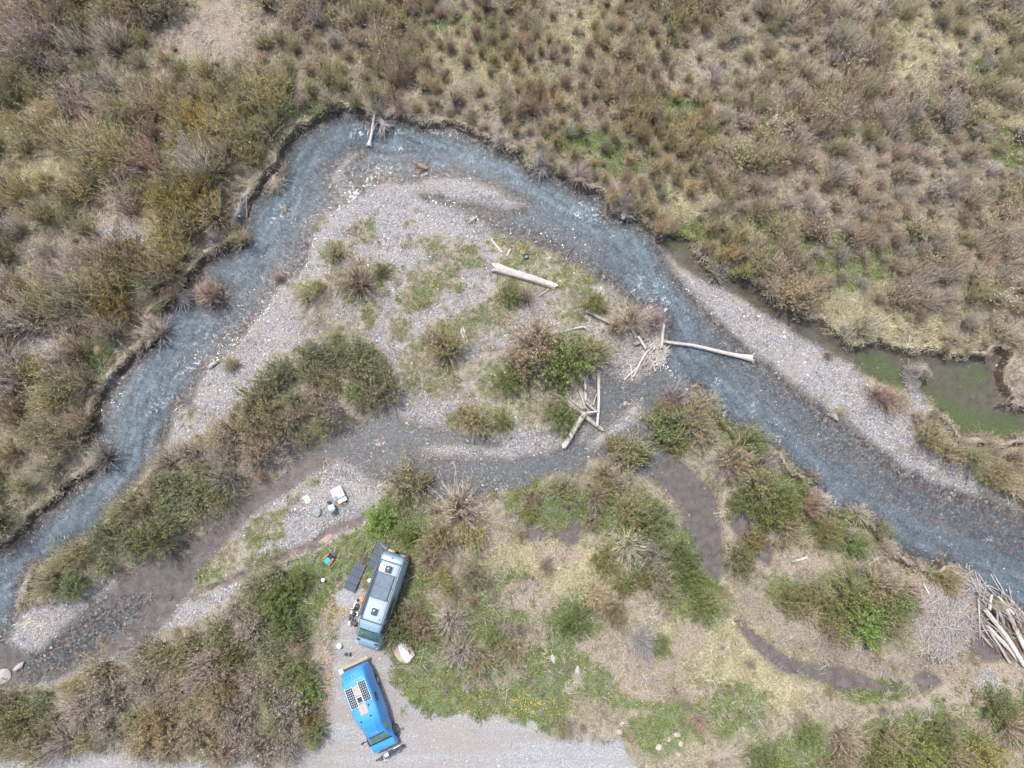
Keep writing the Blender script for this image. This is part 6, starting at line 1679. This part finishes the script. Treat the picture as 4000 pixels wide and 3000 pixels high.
LANDMARKS = [("the silver camper van",1500,2330),("the blue pickup camper",1440,2750),("the white camp table",1320,1940),("the boulder with the white sheet",1580,2560),("the big pale log on the island",2050,1080),
 ("the long log across the river",2760,1360),("the crossed logs on the island",2280,1600),("the brush and log jam at lower right",3800,2400),("the leaning pole at the top bend",1455,500),("the algae pool",3800,1580),
 ("the brown slough",2700,2000),("the muddy ditch at lower right",3200,2620),("the pale sand clearing at upper left",470,890),("the bare tan clearing at the top",800,110),("the foam patch on the west reach",740,1440),
 ("the gravel spit at lower left",150,2450),("the driftwood jam by the river",2540,1370),("the white plank",3125,2185),("the puddle in the near meadow",2230,2090)]
ORD = ["", "second ", "third ", "fourth ", "fifth ", "sixth ", "seventh ", "eighth ", "ninth ", "tenth ", "eleventh ", "twelfth ", "thirteenth ", "fourteenth ", "fifteenth ", "sixteenth ", "seventeenth ", "eighteenth ", "nineteenth ", "twentieth "]
ORD += ["twenty-" + w + " " for w in ("first", "second", "third", "fourth", "fifth", "sixth", "seventh", "eighth", "ninth")] + ["thirtieth "] + ["thirty-" + w + " " for w in ("first", "second", "third", "fourth", "fifth", "sixth", "seventh", "eighth", "ninth")] + ["fortieth "]
ROWS = ["topmost", "second", "third", "fourth", "fifth", "sixth", "seventh", "eighth", "ninth", "tenth", "eleventh", "twelfth", "thirteenth", "fourteenth", "lowest"]
near = {}
for s, nm in single:
    best = min(LANDMARKS, key=lambda L: (L[1] - s['fx']) ** 2 + (L[2] - s['fy']) ** 2)
    dd = math.hypot(best[1] - s['fx'], best[2] - s['fy'])
    noun = "low willow clump" if nm == 'low_willow' else ("dead shrub" if s['kind'] == 'dead' else "willow shrub")
    look = PAL[s['pal']][0] + " " + {'bud': "budding", 'leafy': "leafy", 'twig': "twiggy", 'tuft': "upright", 'dead': "leafless"}[s['kind']]
    if dd < 380: near.setdefault((best[0], look, noun), []).append((dd, s))
    else: near.setdefault((min(int(s['fy'] / 205), 14), look, noun), []).append((s['fx'], s))
for (place, look, noun), ls in near.items():
    ls.sort(key=lambda a: a[0])
    for i, (d, s) in enumerate(ls):
        if isinstance(place, str): s['label'] = f"{look} {noun}, {ORD[i]}nearest to {place}" if i else f"{look} {noun} nearest to {place}"
        else: s['label'] = f"{look} {noun}, {ORD[i] or 'first '}such from the left in the {ROWS[place]} row"

def jitter(c, rs, a=0.14):
    k = 1 + rs.uniform(-a, a)
    return tuple(max(0.01, x * k * (1 + rs.uniform(-a, a) * .5)) for x in c) + (1,)
rs_ = np.random.default_rng(77)
GRP = {'willow_shrub': "willow shrubs of the river thickets", 'low_willow': "low willows dotted over the far meadow"}
for s, nm in single:
    key = s['kind'] + str(int(rs_.integers(variants[s['kind']])))
    sm, fm, pr, ph = protos[key]
    sx = s['r'] / pr; sz = s['h'] / ph
    o = empty(nm, (s['x'], s['y'], hz(s['x'], s['y']) - 0.03), rs_.uniform(0, 6.28))
    o.scale = (sx, sx, sz)
    a = link("stems", sm, None, o); a.color = jitter(PAL[s['pal']][1], rs_)
    b = link("foliage", fm, None, o); b.color = jitter(PAL[s['pal']][2], rs_, 0.2)
    tag(o, s['label'], "shrub", GRP[nm])

# ------------------------------------------------------------------ scattered masses
def hidden_collection(name, meshes):
    c = bpy.data.collections.new(name)
    for i, me in enumerate(meshes):
        c.objects.link(bpy.data.objects.new("%s_%02d" % (name, i), me))
    return c

def scatter(name, P, rot, scl, pick, tint, coll, label):
    me = bpy.data.meshes.new(name)
    n = len(P)
    me.vertices.add(n); me.vertices.foreach_set("co", np.asarray(P, np.float32).ravel())
    def at(nm, typ, arr, key):
        a = me.attributes.new(nm, typ, 'POINT'); a.data.foreach_set(key, np.ascontiguousarray(arr).ravel())
    at("rot", 'FLOAT_VECTOR', np.asarray(rot, np.float32), "vector")
    at("scl", 'FLOAT_VECTOR', np.asarray(scl, np.float32), "vector")
    at("pick", 'INT', np.asarray(pick, np.int32), "value")
    t4 = np.ones((n, 4), np.float32); t4[:, :3] = tint
    at("tint", 'FLOAT_COLOR', t4, "color")
    ng = bpy.data.node_groups.new(name, 'GeometryNodeTree')
    ng.interface.new_socket("Geometry", in_out='INPUT', socket_type='NodeSocketGeometry')
    ng.interface.new_socket("Geometry", in_out='OUTPUT', socket_type='NodeSocketGeometry')
    gi = ng.nodes.new("NodeGroupInput"); go = ng.nodes.new("NodeGroupOutput")
    ci = ng.nodes.new("GeometryNodeCollectionInfo"); ci.inputs[0].default_value = coll
    ci.inputs["Separate Children"].default_value = True; ci.inputs["Reset Children"].default_value = True
    ip = ng.nodes.new("GeometryNodeInstanceOnPoints")
    ip.inputs["Pick Instance"].default_value = True
    def na(nm, typ):
        k = ng.nodes.new("GeometryNodeInputNamedAttribute"); k.data_type = typ; k.inputs[0].default_value = nm
        return k.outputs[0]
    L = ng.links.new
    L(gi.outputs[0], ip.inputs["Points"]); L(ci.outputs[0], ip.inputs["Instance"])
    L(na("pick", 'INT'), ip.inputs["Instance Index"]); L(na("rot", 'FLOAT_VECTOR'), ip.inputs["Rotation"]); L(na("scl", 'FLOAT_VECTOR'), ip.inputs["Scale"])
    L(ip.outputs[0], go.inputs[0])
    o = bpy.data.objects.new(name, me); COL.objects.link(o)
    md = o.modifiers.new("scatter", 'NODES'); md.node_group = ng
    return tag(o, label, None, None, 'stuff')

def rand_points(n, seed, box=(-49, 49, -21, 51)):
    rs = np.random.default_rng(seed)
    return rs, np.stack([rs.uniform(box[0], box[1], n), rs.uniform(box[2], box[3], n)], 1)

# grass: tufts of bent blades
def grass_proto(seed, n, hgt, spread, wid):
    rs = np.random.default_rng(seed); V = []; F3 = []; F4 = []
    for i in range(n):
        az = rs.uniform(0, 6.28); b = np.array([rs.normal(0, spread), rs.normal(0, spread), -0.02])
        hd = np.array([math.cos(az), math.sin(az), 0]); s = np.array([-hd[1], hd[0], 0]) * wid * rs.uniform(.6, 1.3)
        L = hgt * rs.uniform(.5, 1.2); le = rs.uniform(.25, 1.1)
        m = b + hd * L * .35 * le + np.array([0, 0, L * .6]); e = b + hd * L * le + np.array([0, 0, L * (0.95 - .45 * le)])
        k = len(V); V += [b - s, b + s, m + s * .8, m - s * .8, e]; F4.append((k, k + 1, k + 2, k + 3)); F3.append((k + 3, k + 2, k + 4))
    return raw_mesh("grass_tuft", V, F3, F4, M_GRASS)
M_GRASS = tint_material("grass_blade", ((0.0, 0.5), (0.5, 1.0), (1.0, 1.5)), trans=0.3)
gp = [grass_proto(200 + i, 46, 0.24, 0.13, 0.008) for i in range(5)] + [grass_proto(210 + i, 34, 0.15, 0.10, 0.014) for i in range(4)]
gcol = hidden_collection("tuft", gp)
rs, pt = rand_points(210000, 300)
x, y = pt.T
m_land = (gat(dW, x, y) > 0.12) & (gat(dRoad, x, y) > 0.05)
gvl = gat(gravel, x, y); brv = gat(bare, x, y); grv = gat(gr, x, y); ig = gat(igreen, x, y); stv = gat(straw, x, y)
dn = 0.55 + 0.5 * fbm(x, y, 2.2, 310, 3) + 0.25 * stv + 0.2 * grv
dn = dn * (1 - 0.85 * brv) * (1 - gvl) + gvl * (0.95 * gat(idry, pt[:, 0], pt[:, 1]) + 1.2 * np.maximum(gat(ign, pt[:, 0], pt[:, 1]) - 0.15, 0) + 0.02)
keep = m_land & (rs.random(len(x)) < dn * 0.85)
x, y = x[keep], y[keep]; grv, stv, ig = grv[keep], stv[keep], ig[keep]
n = len(x)
gsel = rs.random(n) < np.clip(grv * 0.95 + 0.16 + 0.25 * fbm(x, y, 3.0, 320, 3) - 0.25 * stv, 0.05, 0.9)
base_s = np.array([0.62, 0.565, 0.375]); base_l = np.array([0.50, 0.44, 0.33]); base_g = np.array([0.19, 0.25, 0.095]); base_y = np.array([0.32, 0.345, 0.14])
u = rs.random((n, 1)); sw = np.clip(stv + rs.normal(0, .25, n), 0, 1)[:, None]
tint = np.where(gsel[:, None], base_g * (1 - u) + base_y * u, base_l * (1 - sw) + base_s * sw) * rs.uniform(0.7, 1.25, (n, 1))
pick = np.where(gsel, rs.integers(5, 9, n), rs.integers(0, 5, n))
sc = np.exp(rs.normal(0.0, 0.33, n)) * np.where(gat(gravel, x, y) > .5, .75, 1)
print("GRASS", n)
scatter("grass", np.stack([x, y, hzn(x, y)], 1), np.stack([rs.normal(0, .12, n), rs.normal(0, .12, n), rs.uniform(0, 6.28, n)], 1), np.stack([sc, sc, sc * rs.uniform(.7, 1.2, n)], 1), pick, tint, gcol,
        "bleached straw and fresh green grass tufts over the meadow and island")

# scrub: the rest of the willows, read as one mass
M_SCRUB = tint_material("scrub_twig", ((0.0, 0.45), (0.5, 1.0), (1.0, 1.6)), trans=0.15)
def merged(k):
    sm, fm = PR[k]
    V = []; F3 = []; F4 = []; off = 0
    for me in (sm, fm):
        v = np.empty(len(me.vertices) * 3, np.float32); me.vertices.foreach_get("co", v); V.append(v.reshape(-1, 3))
        for p in me.polygons:
            (F3 if len(p.vertices) == 3 else F4).append([i + off for i in p.vertices])
        off += len(me.vertices)
    return raw_mesh("scrub_bush", np.concatenate(V), F3, F4, M_SCRUB)
sk = ['bud0', 'twig0', 'tuft0', 'tuft1', 'leafy0']
scol = hidden_collection("bush", [merged(k) for k in sk])
kk = {'bud': 0, 'twig': 1, 'tuft': 2, 'leafy': 4, 'dead': 1}
if rest:
    P = [(s['x'], s['y'], hz(s['x'], s['y']) - .03) for s in rest]
    sc = [(s['r'] / protos[sk[kk[s['kind']]]][2],) * 2 + (s['h'] / protos[sk[kk[s['kind']]]][3],) for s in rest]
    tn = [tuple((a * .5 + b * .5) for a, b in zip(PAL[s['pal']][1], PAL[s['pal']][2])) for s in rest]
    scatter("scrub", P, [(0, 0, random.uniform(0, 6.28)) for _ in rest], sc, [kk[s['kind']] for s in rest], tn, scol, "small brown and olive willow scrub filling in between the larger shrubs")
# low seedling willows and sedge between the shrubs
rs, pt = rand_points(11000, 330)
x, y = pt.T
ok = (gat(dW, x, y) > 0.25) & (gat(dG, x, y) > 0.2) & (gat(dRoad, x, y) > 0.5) & (gat(bare, x, y) < 0.75) & (rs.random(len(x)) < 0.45 + 0.5 * fbm(x, y, 5, 340, 2)) & ((y > 8) | (rs.random(len(x)) < .45))
x, y = x[ok], y[ok]; n = len(x)
cols = np.array([PAL[k][1] for k in ('brown', 'tan', 'mauve', 'olive', 'rust')]) * .6 + np.array([PAL[k][2] for k in ('brown', 'tan', 'mauve', 'olive', 'rust')]) * .5
sc = np.exp(rs.normal(-1.35, .38, n))
print("SEDGE", n)
scatter("undergrowth", np.stack([x, y, hzn(x, y)], 1), np.stack([rs.normal(0, .2, n), rs.normal(0, .2, n), rs.uniform(0, 6.28, n)], 1), np.stack([sc, sc, sc * 1.2], 1), rs.integers(0, 4, n), cols[rs.integers(0, 5, n)] * rs.uniform(.8, 1.25, (n, 1)), scol,
        "knee-high twigs and sedge between the willow shrubs")

# bleached twigs lying about
def litter_proto(seed, n=10):
    rs = np.random.default_rng(seed); S = Sticks()
    a0 = rs.uniform(0, 6.28)
    for i in range(n):
        a = a0 + rs.normal(0, .7); p = np.append(rs.normal(0, .16, 2), rs.uniform(.02, .16)); d = np.array([math.cos(a), math.sin(a), rs.uniform(-.05, .3)])
        L = rs.uniform(.35, 1.0); b = np.array([-d[1], d[0], 0]) * rs.normal(0, .12) * L
        S.add([p, p + d * L * .5 + b, p + d * L + np.array([0, 0, -.1 * L])], rs.uniform(.006, .014), .004)
    return S.mesh("twig_litter", M_LITTER)
M_LITTER = tint_material("bleached_twig", ((0.0, 0.6), (0.5, 1.0), (1.0, 1.35)))
lcol = hidden_collection("litter", [litter_proto(370 + i) for i in range(6)])
rs, pt = rand_points(9000, 375)
x, y = pt.T
ok = (gat(dW, x, y) > 0.1) & (gat(dRoad, x, y) > 0.5) & (rs.random(len(x)) < np.where(gat(dG, x, y) > 0.1, 0.42 + 0.6 * fbm(x, y, 6, 380, 3), 0.03))
x, y = x[ok], y[ok]; n = len(x); print("LITTER", n)
sc = rs.uniform(.7, 1.5, n)
scatter("dead_twigs", np.stack([x, y, hzn(x, y) + .02], 1), np.stack([rs.normal(0, .1, n), rs.normal(0, .1, n), rs.uniform(0, 6.28, n)], 1), np.stack([sc, sc, sc], 1), rs.integers(0, 6, n), np.array([0.52, 0.46, 0.42]) * rs.uniform(.6, 1.2, (n, 1)), lcol,
        "bleached fallen twigs littering the meadow")

# dandelions
M_FLOWER = tint_material("dandelion_head", ((0.0, 0.8), (1.0, 1.15)), trans=0.2)
fl = MB()
fl.disc((0, 0, 0.10), 0.032, 0.012, 7)
fl.tube([(0, 0, 0), (0, 0, .1)], .004, 3)
FLOWERS = [(1295,2370,60,70,.5),(1300,2410,40,40,.7),(1545,2140,60,40,.8),(1560,2200,60,80,.35),(1620,2330,40,120,.2),(1740,2690,170,60,.4),(1950,2750,170,60,.8),(2080,2760,110,60,.9),(2230,2750,110,50,.6),(2120,2830,60,20,.6),(1680,2610,90,60,.2),(2450,2700,150,60,.25),
 (2050,1000,110,50,.9),(2010,960,90,25,.8),(2200,1090,150,60,.5),(1690,1090,90,50,.6),(1660,1160,90,60,.3),(1445,1215,35,60,.8),(1470,1275,40,20,.9),(1835,1000,40,60,.35),(1440,890,15,20,.6),(1950,1190,40,30,.5),(1900,1180,90,60,.2),(2350,2010,120,60,.15),(3050,2690,80,40,.3),(3180,2830,60,50,.4),(3010,2640,40,30,.4),(1110,420,50,30,.3),(1690,1420,70,60,.3),(2090,1620,20,15,.8),(2700,2900,60,30,.6),(1450,2900,40,20,.1),(1290,2700,60,150,.12),(3250,2200,150,90,.1)]
PX = []
rsf = np.random.default_rng(350)
for fx, fy, rx, ry, dns in FLOWERS:
    k = int(dns * rx * ry * 0.012)
    for _ in range(k):
        a = rsf.uniform(0, 6.28); q = math.sqrt(rsf.random())
        g = G(fx + rx * q * math.cos(a) + rsf.normal(0, 4), fy + ry * q * math.sin(a) + rsf.normal(0, 4))
        if gat(dW, g.x, g.y) > .1: PX.append((g.x, g.y, g.z + .02))
n = len(PX); print("FLOWERS", n)
s = rsf.uniform(.6, 1.3, n)
scatter("dandelion_flowers", PX, np.stack([rsf.normal(0, .2, n), rsf.normal(0, .2, n), rsf.uniform(0, 6, n)], 1), np.stack([s, s, s], 1), np.zeros(n, int), np.array([0.85, 0.60, 0.03]) * rsf.uniform(.8, 1.1, (n, 1)), hidden_collection("dandelion", [fl.mesh("dandelion", M_FLOWER)]),
        "yellow dandelion flowers in the green grass")

# stones
M_STONE = tint_material("river_stone", ((0.0, 1.0), (1.0, 1.0)), rough=0.75, spec=0.3)
def stone_mesh(seed, sub=1, flat=0.55, name="cobble", mat=None, rough=0.25):
    bm = bmesh.new(); bmesh.ops.create_icosphere(bm, subdivisions=sub, radius=1.0)
    rs = np.random.default_rng(seed); ax = rs.uniform(.7, 1.25, 3); ph = rs.uniform(0, 6, 9); k = rs.uniform(1.2, 2.6, 9)
    for v in bm.verts:
        c = v.co
        d = 1 + rough * (math.sin(k[0] * c.x * 2 + ph[0]) * math.cos(k[1] * c.y * 2 + ph[1]) + .6 * math.sin(k[2] * c.z * 3 + ph[2] + k[3] * c.x * 2)) * .6
        if sub > 1: d += rough * .18 * math.sin(k[4] * 5 * c.x + ph[4]) * math.sin(k[5] * 5 * c.y + ph[5])
        v.co = Vector((c.x * ax[0] * d, c.y * ax[1] * d, c.z * flat * d))
    me = bpy.data.meshes.new(name); bm.to_mesh(me); bm.free()
    me.polygons.foreach_set("use_smooth", [True] * len(me.polygons))
    if sub > 1: me.set_sharp_from_angle(angle=R(38))
    me.materials.append(mat or M_STONE)
    return me
ccol = hidden_collection("stone", [stone_mesh(400 + i) for i in range(8)])
SP = np.array([.95, .965, .93]) * np.array([(0.42, 0.39, 0.40), (0.52, 0.49, 0.48), (0.30, 0.28, 0.285), (0.62, 0.59, 0.57), (0.45, 0.40, 0.36), (0.38, 0.30, 0.27), (0.22, 0.21, 0.22), (0.36, 0.36, 0.39), (0.72, 0.69, 0.66), (0.50, 0.44, 0.36)])
rs, pt = rand_points(420000, 360)
x, y = pt.T
gm_, w_, rd_ = gat(gmask, x, y), gat(dW, x, y), gat(road, x, y)
mid_ = gat(dMid, x, y) < 0.2
dn = 0.6 * gm_ * (gat(trk, x, y) < .4) + 0.05 * rd_
dn = np.where(w_ < 0, np.where(gat(dRiver, x, y) < 0, 0.10, np.where(mid_, 0.42, np.where(gat(silt, x, y) < .5, .22, 0.015))), dn)
keep = rs.random(len(x)) < dn
x, y, w_ = x[keep], y[keep], w_[keep]; n = len(x)
s = np.exp(rs.normal(math.log(0.041), 0.42, n)) * np.where(w_ < 0, 1.6, 1.0)
s = np.clip(s, .03, .24)
col = SP[rs.integers(0, len(SP), n)] * rs.uniform(.8, 1.15, (n, 1))
wf = np.clip(gat(wet_m, x, y), 0, 1)[:, None]
col = col * (1 - wf * 0.42) * np.where(wf > .8, [[1.08, 1.0, .93]], [[1, 1, 1]])
print("STONES", n)
scatter("cobbles", np.stack([x, y, hzn(x, y) + s * .12], 1), np.stack([rs.normal(0, .25, n), rs.normal(0, .25, n), rs.uniform(0, 6.28, n)], 1), np.stack([s, s, s * rs.uniform(.7, 1.1, n)], 1), rs.integers(0, 8, n), col, ccol,
        "grey, white and reddish river cobbles on the bars and the bed")
